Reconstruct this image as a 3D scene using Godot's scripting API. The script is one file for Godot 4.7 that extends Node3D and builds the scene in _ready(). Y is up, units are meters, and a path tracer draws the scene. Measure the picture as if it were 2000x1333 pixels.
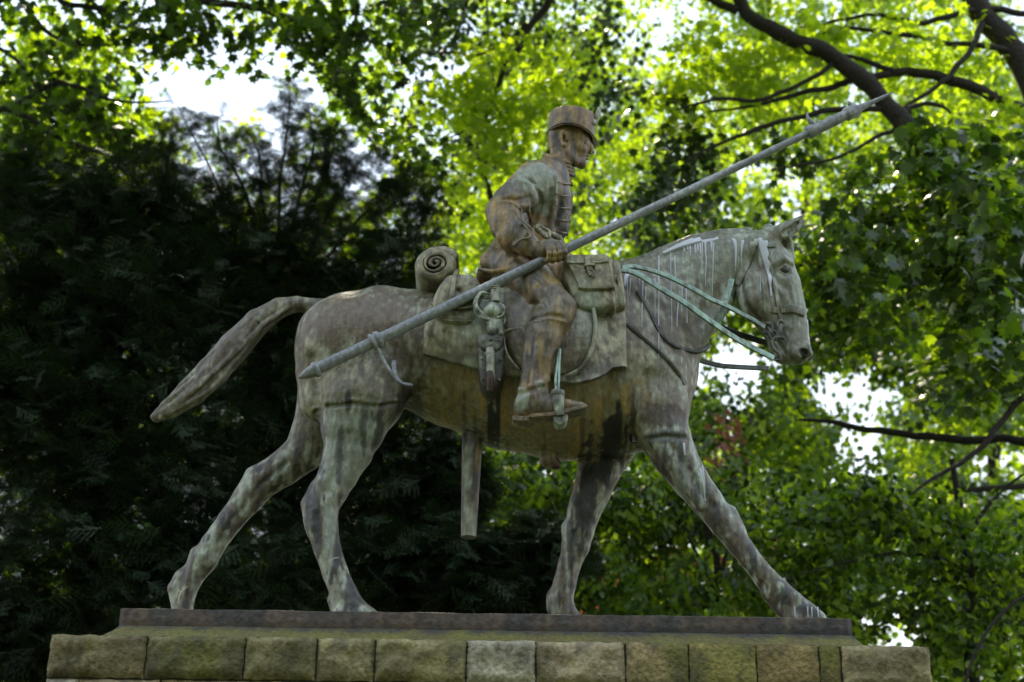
extends Node3D

const F := 3000.0            # focal length of the lens in pixels of a 2000 x 1333 picture
const PITCH := 24.0
const ROLL := 0.8
const EYE := Vector3(0.0, 1.6, 9.02)
var view_basis: Basis
var rng := RandomNumberGenerator.new()
var nz := FastNoiseLite.new()
var nz2 := FastNoiseLite.new()
var M := {}

func numbered(called: String, parent: Node) -> String:
	if not parent.has_node(NodePath(called)):
		return called
	var i := 1
	while parent.has_node(NodePath("%s_%03d" % [called, i])):
		i += 1
	return "%s_%03d" % [called, i]

var counts := {}
func fresh(called: String, parent: Node) -> String:
	var key := "%d/%s" % [parent.get_instance_id(), called]
	var n: int = counts.get(key, 0)
	counts[key] = n + 1
	return called if n == 0 else "%s_%03d" % [called, n]

func thing(called: String, label: String, category: String, at := Vector3.ZERO, group := "") -> Node3D:
	var o := Node3D.new()
	o.name = fresh(called, self)
	add_child(o)
	o.position = at
	o.set_meta("label", label)
	o.set_meta("category", category)
	if group:
		o.set_meta("group", group)
	return o

func part(called: String, mesh: Mesh, mat: Material, parent: Node, label := "") -> MeshInstance3D:
	var o := MeshInstance3D.new()
	o.name = fresh(called, parent)
	o.mesh = mesh
	o.material_override = mat
	parent.add_child(o)
	if label:
		o.set_meta("label", label)
	return o

# ---- where a point of the traced outline stands: on the upright plane at that z
func ray(px: float, py: float) -> Vector3:
	return (view_basis * Vector3((px - 1000.0) / F, (666.5 - py) / F, -1.0)).normalized()

func W(px: float, py: float, z: float) -> Vector3:
	var d := ray(px, py)
	return EYE + d * ((z - EYE.z) / d.z)

func per_px(p: Vector3) -> float:
	return (p - EYE).dot(-view_basis.z) / F

# ---- small mesh builder
class MB:
	var v := PackedVector3Array()
	var n := PackedVector3Array()
	var c := PackedColorArray()
	var idx := PackedInt32Array()
	var col := Color.WHITE
	func add(p: Vector3, nn: Vector3) -> int:
		v.append(p)
		n.append(nn)
		c.append(col)
		return v.size() - 1
	func tri(a: int, b: int, d: int) -> void:
		idx.append(a)
		idx.append(b)
		idx.append(d)
	# a b c d counter-clockwise seen from outside
	func quad(a: Vector3, b: Vector3, d: Vector3, e: Vector3) -> void:
		var nn := (b - a).cross(d - a)
		if nn.length_squared() < 1e-16:
			nn = (d - a).cross(e - a)
		nn = nn.normalized()
		var i := add(a, nn)
		add(b, nn)
		add(d, nn)
		add(e, nn)
		tri(i, i + 2, i + 1)
		tri(i, i + 3, i + 2)
	func grid(rows: Array, closed := false, flip := false) -> void:   # rows of PackedVector3Array, smooth; rows run along u, the outside is u x v
		var nr := rows.size()
		var nc: int = rows[0].size()
		var base := v.size()
		for r in nr:
			for k in nc:
				var r0: PackedVector3Array = rows[maxi(r - 1, 0)]
				var r1: PackedVector3Array = rows[mini(r + 1, nr - 1)]
				var row: PackedVector3Array = rows[r]
				var du: Vector3
				if closed:
					du = row[(k + 1) % nc] - row[(k + nc - 1) % nc]
				else:
					du = row[mini(k + 1, nc - 1)] - row[maxi(k - 1, 0)]
				var dv := r1[k] - r0[k]
				var nn := du.cross(dv)
				if nn.length_squared() < 1e-18:
					nn = (r1[k] - r0[k]) + Vector3(0, 1e-5, 0)
				nn = nn.normalized()
				add(row[k], -nn if flip else nn)
		for r in nr - 1:
			for k in (nc if closed else nc - 1):
				var a := base + r * nc + k
				var b := base + r * nc + (k + 1) % nc
				var d := a + nc
				var e := b + nc
				if flip:
					tri(a, b, e)
					tri(a, e, d)
				else:
					tri(a, e, b)
					tri(a, d, e)
	func tube(pts: PackedVector3Array, rad: PackedFloat32Array, sides := 10, caps := true, flat := 1.0, axis := Vector3.ZERO) -> void:
		var rows := []
		var up := Vector3(0, 0, 1)
		var nn := pts.size()
		for i in nn:
			var t := (pts[mini(i + 1, nn - 1)] - pts[maxi(i - 1, 0)]).normalized()
			var a := axis if axis != Vector3.ZERO else up
			if absf(a.dot(t)) > 0.95:
				a = Vector3(1, 0.3, 0).normalized()
			var s := t.cross(a).normalized()
			var w := t.cross(s).normalized()
			if axis == Vector3.ZERO:
				up = -w
			var row := PackedVector3Array()
			for k in sides:
				var g := TAU * k / sides
				row.append(pts[i] + (s * cos(g) + w * sin(g) * flat) * rad[i])
			rows.append(row)
		grid(rows, true)
		if caps:
			for e in [0, nn - 1]:
				var t := (pts[1] - pts[0]) if e == 0 else (pts[nn - 2] - pts[nn - 1])
				t = -t.normalized()
				var ci := add(pts[e], t)
				var row: PackedVector3Array = rows[e]
				var b := v.size()
				for k in sides:
					add(row[k], t)
				for k in sides:
					if e == 0:
						tri(ci, b + k, b + (k + 1) % sides)
					else:
						tri(ci, b + (k + 1) % sides, b + k)
	func box(lo: Vector3, hi: Vector3, bev := 0.0) -> void:
		var a := PackedVector3Array()
		var p := func(x, y, z): return Vector3(hi.x if x else lo.x, hi.y if y else lo.y, hi.z if z else lo.z)
		quad(Vector3(lo.x, lo.y, hi.z), Vector3(hi.x, lo.y, hi.z), Vector3(hi.x, hi.y, hi.z), Vector3(lo.x, hi.y, hi.z))
		quad(Vector3(hi.x, lo.y, lo.z), Vector3(lo.x, lo.y, lo.z), Vector3(lo.x, hi.y, lo.z), Vector3(hi.x, hi.y, lo.z))
		quad(Vector3(lo.x, lo.y, lo.z), Vector3(lo.x, lo.y, hi.z), Vector3(lo.x, hi.y, hi.z), Vector3(lo.x, hi.y, lo.z))
		quad(Vector3(hi.x, lo.y, hi.z), Vector3(hi.x, lo.y, lo.z), Vector3(hi.x, hi.y, lo.z), Vector3(hi.x, hi.y, hi.z))
		quad(Vector3(lo.x, hi.y, hi.z), Vector3(hi.x, hi.y, hi.z), Vector3(hi.x, hi.y, lo.z), Vector3(lo.x, hi.y, lo.z))
		quad(Vector3(lo.x, lo.y, lo.z), Vector3(hi.x, lo.y, lo.z), Vector3(hi.x, lo.y, hi.z), Vector3(lo.x, lo.y, hi.z))
	func join(o: MB) -> void:
		var b := v.size()
		v.append_array(o.v)
		n.append_array(o.n)
		c.append_array(o.c)
		for i in o.idx:
			idx.append(i + b)
	func mesh() -> ArrayMesh:
		var a := []
		a.resize(Mesh.ARRAY_MAX)
		a[Mesh.ARRAY_VERTEX] = v
		a[Mesh.ARRAY_NORMAL] = n
		a[Mesh.ARRAY_COLOR] = c
		a[Mesh.ARRAY_INDEX] = idx
		var m := ArrayMesh.new()
		m.add_surface_from_arrays(Mesh.PRIMITIVE_TRIANGLES, a)
		return m

# smooth curve through points
func spline(pts: PackedVector3Array, steps: int) -> PackedVector3Array:
	var out := PackedVector3Array()
	var n := pts.size()
	for i in n - 1:
		for s in steps:
			out.append(pts[i].cubic_interpolate(pts[i + 1], pts[maxi(i - 1, 0)], pts[mini(i + 2, n - 1)], float(s) / steps))
	out.append(pts[n - 1])
	return out

# ---- a body as tapered, flattened capsules joined smoothly and meshed as surface nets
class Field:
	var A := PackedVector3Array()
	var AB := PackedVector3Array()
	var inv := PackedFloat32Array()
	var ra := PackedFloat32Array()
	var dr := PackedFloat32Array()
	var ka := PackedFloat32Array()
	var dk := PackedFloat32Array()
	var kk := PackedFloat32Array()
	var lip := PackedFloat32Array()
	var neg := PackedByteArray()
	var grp := PackedInt32Array()
	var groups := 0
	var cell := 0.012
	var mb: MB
	var lo: Vector3
	var nx := 0
	var ny := 0
	var nzz := 0
	var g := PackedFloat32Array()
	var noise: FastNoiseLite
	var rough := 0.0
	var blocks := PackedInt32Array()
	func bone(a: Vector3, b: Vector3, r0: float, r1: float, k0: float, k1: float, k: float, cut := false) -> void:
		A.append(a)
		AB.append(b - a)
		var q := (b - a).length_squared()
		inv.append(1.0 / q if q > 1e-9 else 0.0)
		ra.append(r0)
		dr.append(r1 - r0)
		ka.append(1.0 / k0)
		dk.append(1.0 / k1 - 1.0 / k0)
		kk.append(k)
		lip.append(maxf(1.0, maxf(1.0 / k0, 1.0 / k1)))
		neg.append(1 if cut else 0)
		grp.append(groups)
	func one(i: int, p: Vector3) -> float:
		var q := p - A[i]
		var t := clampf(q.dot(AB[i]) * inv[i], 0.0, 1.0)
		q -= AB[i] * t
		q.z *= ka[i] + dk[i] * t
		return q.length() - ra[i] - dr[i] * t
	func eval(p: Vector3, list: PackedInt32Array) -> float:
		var d := 1e3
		var m := 1e3
		var now := -1
		var last := 0
		for i in list:
			if grp[i] != now:
				if now >= 0:
					d = blend(d, m, last)
				now = grp[i]
				m = 1e3
				last = i
			var q := p - A[i]
			var t := clampf(q.dot(AB[i]) * inv[i], 0.0, 1.0)
			q -= AB[i] * t
			q.z *= ka[i] + dk[i] * t
			var e := q.length() - ra[i] - dr[i] * t
			var h := 0.012 - absf(m - e)
			m = minf(m, e)
			if h > 0.0:
				m -= h * h * 20.0
		return blend(d, m, last)
	func blend(d: float, e: float, i: int) -> float:
		var k := kk[i]
		if neg[i]:
			e = -e
			var h := k - absf(d - e)
			d = maxf(d, e)
			return d + h * h * 0.25 / k if h > 0.0 else d
		var h := k - absf(d - e)
		d = minf(d, e)
		return d - h * h * 0.25 / k if h > 0.0 else d
	func split(ox: int, oy: int, oz: int, size: int, list: PackedInt32Array) -> void:
		if ox >= nx or oy >= ny or oz >= nzz:
			return
		var half := (size + 1) * cell * 0.5
		var mid := lo + Vector3(ox, oy, oz) * cell + Vector3(half, half, half) - Vector3(cell, cell, cell) * 0.5
		var h := half * 1.7321
		var keep := PackedInt32Array()
		var top := 1.0
		for i in list:
			if one(i, mid) - lip[i] * h < kk[i] + 0.02:
				keep.append(i)
				top = maxf(top, lip[i])
		if keep.is_empty():
			return
		var e := eval(mid, keep)
		if e > top * h + 0.02:
			return
		if e < -top * h - 0.02:
			for z in range(oz, mini(oz + size, nzz)):
				for y in range(oy, mini(oy + size, ny)):
					var row := (z * ny + y) * nx
					for x in range(ox, mini(ox + size, nx)):
						g[row + x] = -9.0
			return
		if size > 4:
			var s := size / 2
			for k in 8:
				split(ox + (s if k & 1 else 0), oy + (s if k & 2 else 0), oz + (s if k & 4 else 0), s, keep)
			return
		blocks.append((oz * ny + oy) * nx + ox)
		for z in range(oz, mini(oz + 4, nzz)):
			for y in range(oy, mini(oy + 4, ny)):
				var row := (z * ny + y) * nx
				for x in range(ox, mini(ox + 4, nx)):
					var p := lo + Vector3(x, y, z) * cell
					var d := eval(p, keep)
					if rough > 0.0 and absf(d) < 0.03:
						d += noise.get_noise_3dv(p * 6.0) * rough + noise.get_noise_3dv(p * 23.0) * rough * 0.35
					g[row + x] = d
	func fill(c: float) -> void:
		cell = c
		var a := Vector3(1e9, 1e9, 1e9)
		var b := -a
		for i in A.size():
			if neg[i]:
				continue
			for e in 2:
				var p := A[i] + AB[i] * e
				var r := ra[i] + dr[i] * e
				var q := Vector3(r, r, r / (ka[i] + dk[i] * e))
				a = a.min(p - q)
				b = b.max(p + q)
		lo = a - Vector3(c, c, c) * 5
		var s := (b - a) / c
		nx = int(s.x) + 11
		ny = int(s.y) + 11
		nzz = int(s.z) + 11
		g.resize(nx * ny * nzz)
		g.fill(9.0)
		var list := PackedInt32Array(range(A.size()))
		for z in range(0, nzz, 32):
			for y in range(0, ny, 32):
				for x in range(0, nx, 32):
					split(x, y, z, 32, list)
	func net(mb: MB) -> void:
		var where := PackedInt32Array()
		where.resize(g.size())
		where.fill(-1)
		var off := PackedInt32Array([0, 1, nx, nx + 1, nx * ny, nx * ny + 1, nx * ny + nx, nx * ny + nx + 1])
		var cells := PackedInt32Array()
		for b in blocks:
			var bx := b % nx
			var by := (b / nx) % ny
			var bz := b / (nx * ny)
			for z in range(bz, mini(bz + 4, nzz - 1)):
				for y in range(by, mini(by + 4, ny - 1)):
					for x in range(bx, mini(bx + 4, nx - 1)):
						var i := (z * ny + y) * nx + x
						var f0 := g[i]
						var f1 := g[i + 1]
						var f2 := g[i + off[2]]
						var f3 := g[i + off[3]]
						var f4 := g[i + off[4]]
						var f5 := g[i + off[5]]
						var f6 := g[i + off[6]]
						var f7 := g[i + off[7]]
						var m := int(f0 < 0.0) + int(f1 < 0.0) + int(f2 < 0.0) + int(f3 < 0.0) + int(f4 < 0.0) + int(f5 < 0.0) + int(f6 < 0.0) + int(f7 < 0.0)
						if m == 0 or m == 8:
							continue
						var gr := Vector3(f1 + f3 + f5 + f7 - f0 - f2 - f4 - f6, f2 + f3 + f6 + f7 - f0 - f1 - f4 - f5, f4 + f5 + f6 + f7 - f0 - f1 - f2 - f3)
						var s := Vector3.ZERO
						var k := 0.0
						if (f0 < 0.0) != (f1 < 0.0):
							s += Vector3(f0 / (f0 - f1), 0, 0); k += 1.0
						if (f2 < 0.0) != (f3 < 0.0):
							s += Vector3(f2 / (f2 - f3), 1, 0); k += 1.0
						if (f4 < 0.0) != (f5 < 0.0):
							s += Vector3(f4 / (f4 - f5), 0, 1); k += 1.0
						if (f6 < 0.0) != (f7 < 0.0):
							s += Vector3(f6 / (f6 - f7), 1, 1); k += 1.0
						if (f0 < 0.0) != (f2 < 0.0):
							s += Vector3(0, f0 / (f0 - f2), 0); k += 1.0
						if (f1 < 0.0) != (f3 < 0.0):
							s += Vector3(1, f1 / (f1 - f3), 0); k += 1.0
						if (f4 < 0.0) != (f6 < 0.0):
							s += Vector3(0, f4 / (f4 - f6), 1); k += 1.0
						if (f5 < 0.0) != (f7 < 0.0):
							s += Vector3(1, f5 / (f5 - f7), 1); k += 1.0
						if (f0 < 0.0) != (f4 < 0.0):
							s += Vector3(0, 0, f0 / (f0 - f4)); k += 1.0
						if (f1 < 0.0) != (f5 < 0.0):
							s += Vector3(1, 0, f1 / (f1 - f5)); k += 1.0
						if (f2 < 0.0) != (f6 < 0.0):
							s += Vector3(0, 1, f2 / (f2 - f6)); k += 1.0
						if (f3 < 0.0) != (f7 < 0.0):
							s += Vector3(1, 1, f3 / (f3 - f7)); k += 1.0
						where[i] = mb.add(lo + (Vector3(x, y, z) + s / k) * cell, gr.normalized())
						cells.append(i)
		var step := PackedInt32Array([1, nx, nx * ny])
		for i in cells:
			for ax in 3:
				var a := g[i]
				var b := g[i + step[ax]]
				if (a < 0.0) == (b < 0.0):
					continue
				var u: int = step[(ax + 1) % 3]
				var w: int = step[(ax + 2) % 3]
				var p0 := where[i]
				var p1 := where[i - u]
				var p2 := where[i - u - w]
				var p3 := where[i - w]
				if p0 < 0 or p1 < 0 or p2 < 0 or p3 < 0:
					continue
				if a < 0.0:
					mb.tri(p0, p2, p1)
					mb.tri(p0, p3, p2)
				else:
					mb.tri(p0, p1, p2)
					mb.tri(p0, p2, p3)
	func work() -> void:
		fill(cell)
		mb = MB.new()
		net(mb)
	func at(p: Vector3) -> float:
		var q := (p - lo) / cell
		var x := int(floor(q.x))
		var y := int(floor(q.y))
		var z := int(floor(q.z))
		if x < 0 or y < 0 or z < 0 or x >= nx - 1 or y >= ny - 1 or z >= nzz - 1:
			return 9.0
		q -= Vector3(x, y, z)
		var i := (z * ny + y) * nx + x
		var j := i + nx * ny
		return lerpf(lerpf(lerpf(g[i], g[i + 1], q.x), lerpf(g[i + nx], g[i + nx + 1], q.x), q.y), lerpf(lerpf(g[j], g[j + 1], q.x), lerpf(g[j + nx], g[j + nx + 1], q.x), q.y), q.z)
	func grad(p: Vector3) -> Vector3:
		var h := cell
		return Vector3(at(p + Vector3(h, 0, 0)) - at(p - Vector3(h, 0, 0)), at(p + Vector3(0, h, 0)) - at(p - Vector3(0, h, 0)), at(p + Vector3(0, 0, h)) - at(p - Vector3(0, 0, h))).normalized()
	func hit(from: Vector3, dir: Vector3) -> Vector3:      # first point of the surface from there
		var t := 0.0
		var step := cell * 0.8
		while t < 3.0:
			if at(from + dir * t) < 0.0:
				var a := t - step
				var b := t
				for k in 8:
					var m := (a + b) * 0.5
					if at(from + dir * m) < 0.0:
						b = m
					else:
						a = m
				return from + dir * b
			t += step
		return Vector3(INF, 0, 0)

var bodies := {}
func start(called: String, f: Field, cell: float, rough := 0.0) -> void:
	f.cell = cell
	f.rough = rough
	f.noise = nz
	var t := Thread.new()
	t.start(f.work)
	bodies[called] = [f, t]

func done(called: String) -> Field:
	bodies[called][1].wait_to_finish()
	return bodies[called][0]

# ridges (h > 0) and grooves (h < 0) that follow the surface: [px, py, radius in px]
func relief(f: Field, pts: Array, h: float, k := 0.02, both := false) -> void:
	f.groups += 1
	var list := PackedInt32Array(range(f.A.size()))
	var c := PackedVector3Array()
	var r := PackedFloat32Array()
	for p in pts:
		var d := ray(p[0], p[1])
		var q := EYE + d * 7.4
		for i in 40:
			var e := f.eval(q, list)
			if e < 0.001:
				break
			q += d * minf(e * 0.7, 0.1)
		var rr: float = p[2] * per_px(q)
		r.append(rr)
		c.append(q + d * (rr - h) if h > 0.0 else q - d * (rr + h))
	for i in maxi(1, pts.size() - 1):
		var j := mini(i + 1, pts.size() - 1)
		f.bone(c[i], c[j], r[i], r[j], 1.0, 1.0, k, h < 0.0)
		if both:
			var w := Vector3(1, 1, -1)
			f.bone(c[i] * w, c[j] * w, r[i], r[j], 1.0, 1.0, k, h < 0.0)

func chain(f: Field, pts: Array, k: float, cut := false, mirror := false) -> void:
	# pts: [px, py, radius in px, z, flatness]
	f.groups += 1
	var last := Vector3.ZERO
	for i in pts.size():
		var s: Array = pts[i]
		var p := W(s[0], s[1], s[3])
		var r: float = s[2] * per_px(p)
		var w: float = s[4] if s.size() > 4 else 1.0
		if i > 0 or pts.size() == 1:
			var j := maxi(i - 1, 0)
			var s0: Array = pts[j]
			var p0 := W(s0[0], s0[1], s0[3])
			f.bone(p0, p, s0[2] * per_px(p0), r, s0[4] if s0.size() > 4 else 1.0, w, k, cut)

func _ready() -> void:
	# camera
	view_basis = Basis(Vector3.RIGHT, deg_to_rad(PITCH)) * Basis(Vector3.BACK, deg_to_rad(ROLL))
	var cam := Camera3D.new()
	cam.name = "camera"
	cam.transform = Transform3D(view_basis, EYE)
	cam.fov = 2.0 * rad_to_deg(atan(666.5 / F))
	cam.near = 0.05
	cam.far = 600.0
	var lens := CameraAttributesPhysical.new()
	lens.frustum_focal_length = 54.0
	lens.exposure_aperture = FSTOP
	lens.frustum_focus_distance = 9.7
	cam.attributes = lens
	add_child(cam)
	cam.current = true
	# sky
	var env := Environment.new()
	env.background_mode = Environment.BG_SKY
	var sm := ProceduralSkyMaterial.new()
	sm.sky_top_color = Color(0.80, 0.88, 0.98)
	sm.sky_horizon_color = Color(1.0, 0.99, 0.96)
	sm.sky_curve = 0.25
	sm.ground_bottom_color = Color(0.12, 0.13, 0.08)
	sm.ground_horizon_color = Color(0.2, 0.22, 0.15)
	sm.sky_energy_multiplier = SKY_ENERGY
	sm.sun_angle_max = 20.0
	var sky := Sky.new()
	sky.sky_material = sm
	env.sky = sky
	env.tonemap_mode = Environment.TONE_MAPPER_LINEAR
	env.tonemap_exposure = EXPOSURE
	env.sdfgi_enabled = true
	env.ssao_enabled = true
	env.ssil_enabled = true
	var we := WorldEnvironment.new()
	we.name = "sky"
	we.environment = env
	add_child(we)
	# sun, behind the trees and high
	var sun := DirectionalLight3D.new()
	sun.name = "sun"
	sun.light_color = Color(1.0, 0.95, 0.84)
	sun.light_energy = SUN_ENERGY
	sun.light_angular_distance = 0.53
	sun.shadow_enabled = true
	add_child(sun)
	sun.look_at_from_position(SUN_FROM * 40.0, Vector3.ZERO, Vector3.UP)

	rng.seed = 20240611
	nz.seed = 7
	nz.noise_type = FastNoiseLite.TYPE_SIMPLEX_SMOOTH
	nz.frequency = 1.0
	nz.fractal_octaves = 3
	nz2.seed = 31
	nz2.noise_type = FastNoiseLite.TYPE_SIMPLEX
	nz2.frequency = 1.0
	nz2.fractal_type = FastNoiseLite.FRACTAL_NONE
	materials()
	var t0 := Time.get_ticks_msec()
	ground()
	plinth()
	statue()
	if TREES:
		woods()

const FSTOP := 1.6
const SKY_ENERGY := 1.05
const SUN_ENERGY := 1.6
const SUN_FROM := Vector3(-0.12, 0.78, -0.62)
const EXPOSURE := 1.92
const TREES := true

func noise_tex(freq: float, seed_: int, octaves: int, lo: Color, hi: Color, size := 512, as_normal := false) -> NoiseTexture2D:
	var n := FastNoiseLite.new()
	n.seed = seed_
	n.frequency = freq
	n.fractal_octaves = octaves
	var t := NoiseTexture2D.new()
	t.width = size
	t.height = size
	t.seamless = true
	t.noise = n
	if as_normal:
		t.as_normal_map = true
		t.bump_strength = 6.0
	else:
		var r := Gradient.new()
		r.set_color(0, lo)
		r.set_color(1, hi)
		t.color_ramp = r
	return t

func lin(r: float, g: float, b: float) -> Color:
	return Color(r, g, b).linear_to_srgb()

func std(color: Color, rough := 0.8, metal := 0.0) -> StandardMaterial3D:
	var m := StandardMaterial3D.new()
	m.albedo_color = color
	m.roughness = rough
	m.metallic = metal
	return m

func tri(m: StandardMaterial3D, s: float) -> void:
	m.uv1_triplanar = true
	m.uv1_world_triplanar = true
	m.uv1_scale = Vector3(s, s, s)

func materials() -> void:
	# weathered bronze: colour comes with the vertices, the texture adds pitting and grain
	var b := std(Color.WHITE, 0.62, 0.0)
	b.vertex_color_use_as_albedo = true
	b.albedo_texture = noise_tex(0.012, 3, 6, Color(0.62, 0.61, 0.59), Color(1.0, 1.0, 1.0), 1024)
	b.roughness_texture = noise_tex(0.02, 5, 3, Color(0.6, 0.6, 0.6), Color(1, 1, 1))
	b.roughness = 0.62
	b.metallic = 0.12
	b.heightmap_enabled = true
	b.heightmap_texture = noise_tex(0.012, 9, 4, Color(0, 0, 0), Color(1, 1, 1), 1024)
	b.heightmap_scale = 0.45
	tri(b, 1.6)
	b.uv1_scale = Vector3(2.0, 1.25, 2.0)
	M.bronze = b
	var pb: StandardMaterial3D = b.duplicate()
	pb.uv1_scale = Vector3(1.3, 1.3, 1.3)
	M.plate = pb
	var s := std(Color.WHITE, 0.92)
	s.vertex_color_use_as_albedo = true
	s.albedo_texture = noise_tex(0.02, 13, 5, Color(0.6, 0.6, 0.6), Color(1, 1, 1), 1024)
	s.heightmap_enabled = true
	s.heightmap_texture = noise_tex(0.02, 19, 6, Color(0, 0, 0), Color(1, 1, 1), 1024)
	s.heightmap_scale = 1.2
	tri(s, 1.3)
	M.stone = s
	var w := std(lin(0.50, 0.50, 0.53), 0.8)
	M.dropping = w
	M.twig = std(lin(0.42, 0.38, 0.26), 0.85)
	M.eye = std(lin(0.05, 0.05, 0.045), 0.45)
	var gr := std(Color.WHITE, 0.95)
	gr.albedo_texture = noise_tex(0.02, 23, 5, lin(0.03, 0.045, 0.015), lin(0.10, 0.13, 0.04))
	tri(gr, 0.5)
	M.grass = gr
	var bk := std(Color.WHITE, 0.9)
	bk.albedo_texture = noise_tex(0.03, 29, 4, lin(0.007, 0.005, 0.003), lin(0.034, 0.026, 0.016))
	bk.heightmap_enabled = true
	bk.heightmap_texture = noise_tex(0.03, 37, 4, Color(0, 0, 0), Color(1, 1, 1))
	bk.heightmap_scale = 3.0
	tri(bk, 2.0)
	bk.uv1_scale = Vector3(2.0, 0.7, 2.0)
	M.bark = bk

func ground() -> void:
	var mb := MB.new()
	var R := 300.0
	var rows := []
	for i in 41:
		var row := PackedVector3Array()
		for k in 41:
			var x := (k / 20.0 - 1.0)
			var z := (i / 20.0 - 1.0)
			var q := Vector3(x * absf(x) * R, 0, z * absf(z) * R)
			q.y = nz.get_noise_2d(q.x * 0.03, q.z * 0.03) * 0.35 * clampf(Vector2(q.x, q.z).length() / 12.0 - 0.4, 0.0, 1.0) - 0.02
			row.append(q)
		rows.append(row)
	mb.grid(rows, false, true)
	var o := part("ground", mb.mesh(), M.grass, self)
	o.set_meta("kind", "structure")
	o.set_meta("label", "grassy park ground under the trees")

var plate_top := 0.0

func stone_mesh(w: float, h: float, d: float, rough: float, col: Color, moss: float, seed_: int) -> ArrayMesh:
	# one block, its front face at z = 0 and its lower left corner at the origin; hewn rough or left smooth
	var mb := MB.new()
	var nu := maxi(6, int(w / 0.028))
	var nv := maxi(6, int(h / 0.028))
	var off := Vector3(seed_ * 3.7, seed_ * 1.3, 0)
	var rows := []
	var tint := []
	for j in nv + 1:
		var row := PackedVector3Array()
		for i in nu + 1:
			var x := w * i / nu
			var y := h * j / nv
			var e: float = minf(minf(x, w - x), minf(y, h - y))
			var m := smoothstep(0.0, 0.026, e)
			var f := nz.get_noise_3dv(Vector3(x, y, 0) * 5.0 + off) * 0.5 + absf(nz2.get_noise_3dv(Vector3(x * 7.0, y * 9.0, 4) + off)) * 0.8
			var q := Vector3(x, y, (0.006 + (0.35 + f * 1.35) * rough * m) if e > 1e-6 else -0.004)
			q.x += nz2.get_noise_2d(y * 12.0 + off.x, 7.0) * 0.004
			q.y += nz2.get_noise_2d(x * 9.0 + off.y, 3.0) * 0.004
			row.append(q)
			var t := nz.get_noise_3dv(Vector3(x * 3.0, y * 3.0, 9) + off)
			var g := nz.get_noise_3dv(Vector3(x * 2.2, y * 1.4, 22) + off)
			var c := col * (1.1 + 0.9 * t)
			var mm := smoothstep(0.1, 0.6, g + moss - 0.25)
			c = c.lerp(Color(0.19, 0.18, 0.030) * (1.0 + 0.5 * t), mm * 0.8)
			var dk := smoothstep(0.15, 0.5, nz.get_noise_3dv(Vector3(x * 6.0, y * 3.0, 41) + off))
			c = c.lerp(Color(0.06, 0.055, 0.04), dk * 0.55)
			c.a = 1.0
			tint.append(c)
		rows.append(row)
	mb.grid(rows)
	for i in tint.size():
		mb.c[i] = tint[i]
	mb.col = col * 0.8
	mb.col.a = 1.0
	var z0 := -0.008
	var a := Vector3(0, 0, z0)
	var b := Vector3(w, 0, z0)
	var c2 := Vector3(w, h, z0)
	var d2 := Vector3(0, h, z0)
	var k := Vector3(0, 0, -d)
	mb.quad(d2, c2, c2 + k, d2 + k)
	mb.quad(b, a, a + k, b + k)
	mb.quad(a, d2, d2 + k, a + k)
	mb.quad(c2, b, b + k, c2 + k)
	mb.quad(b + k, a + k, d2 + k, c2 + k)
	return mb.mesh()

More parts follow.
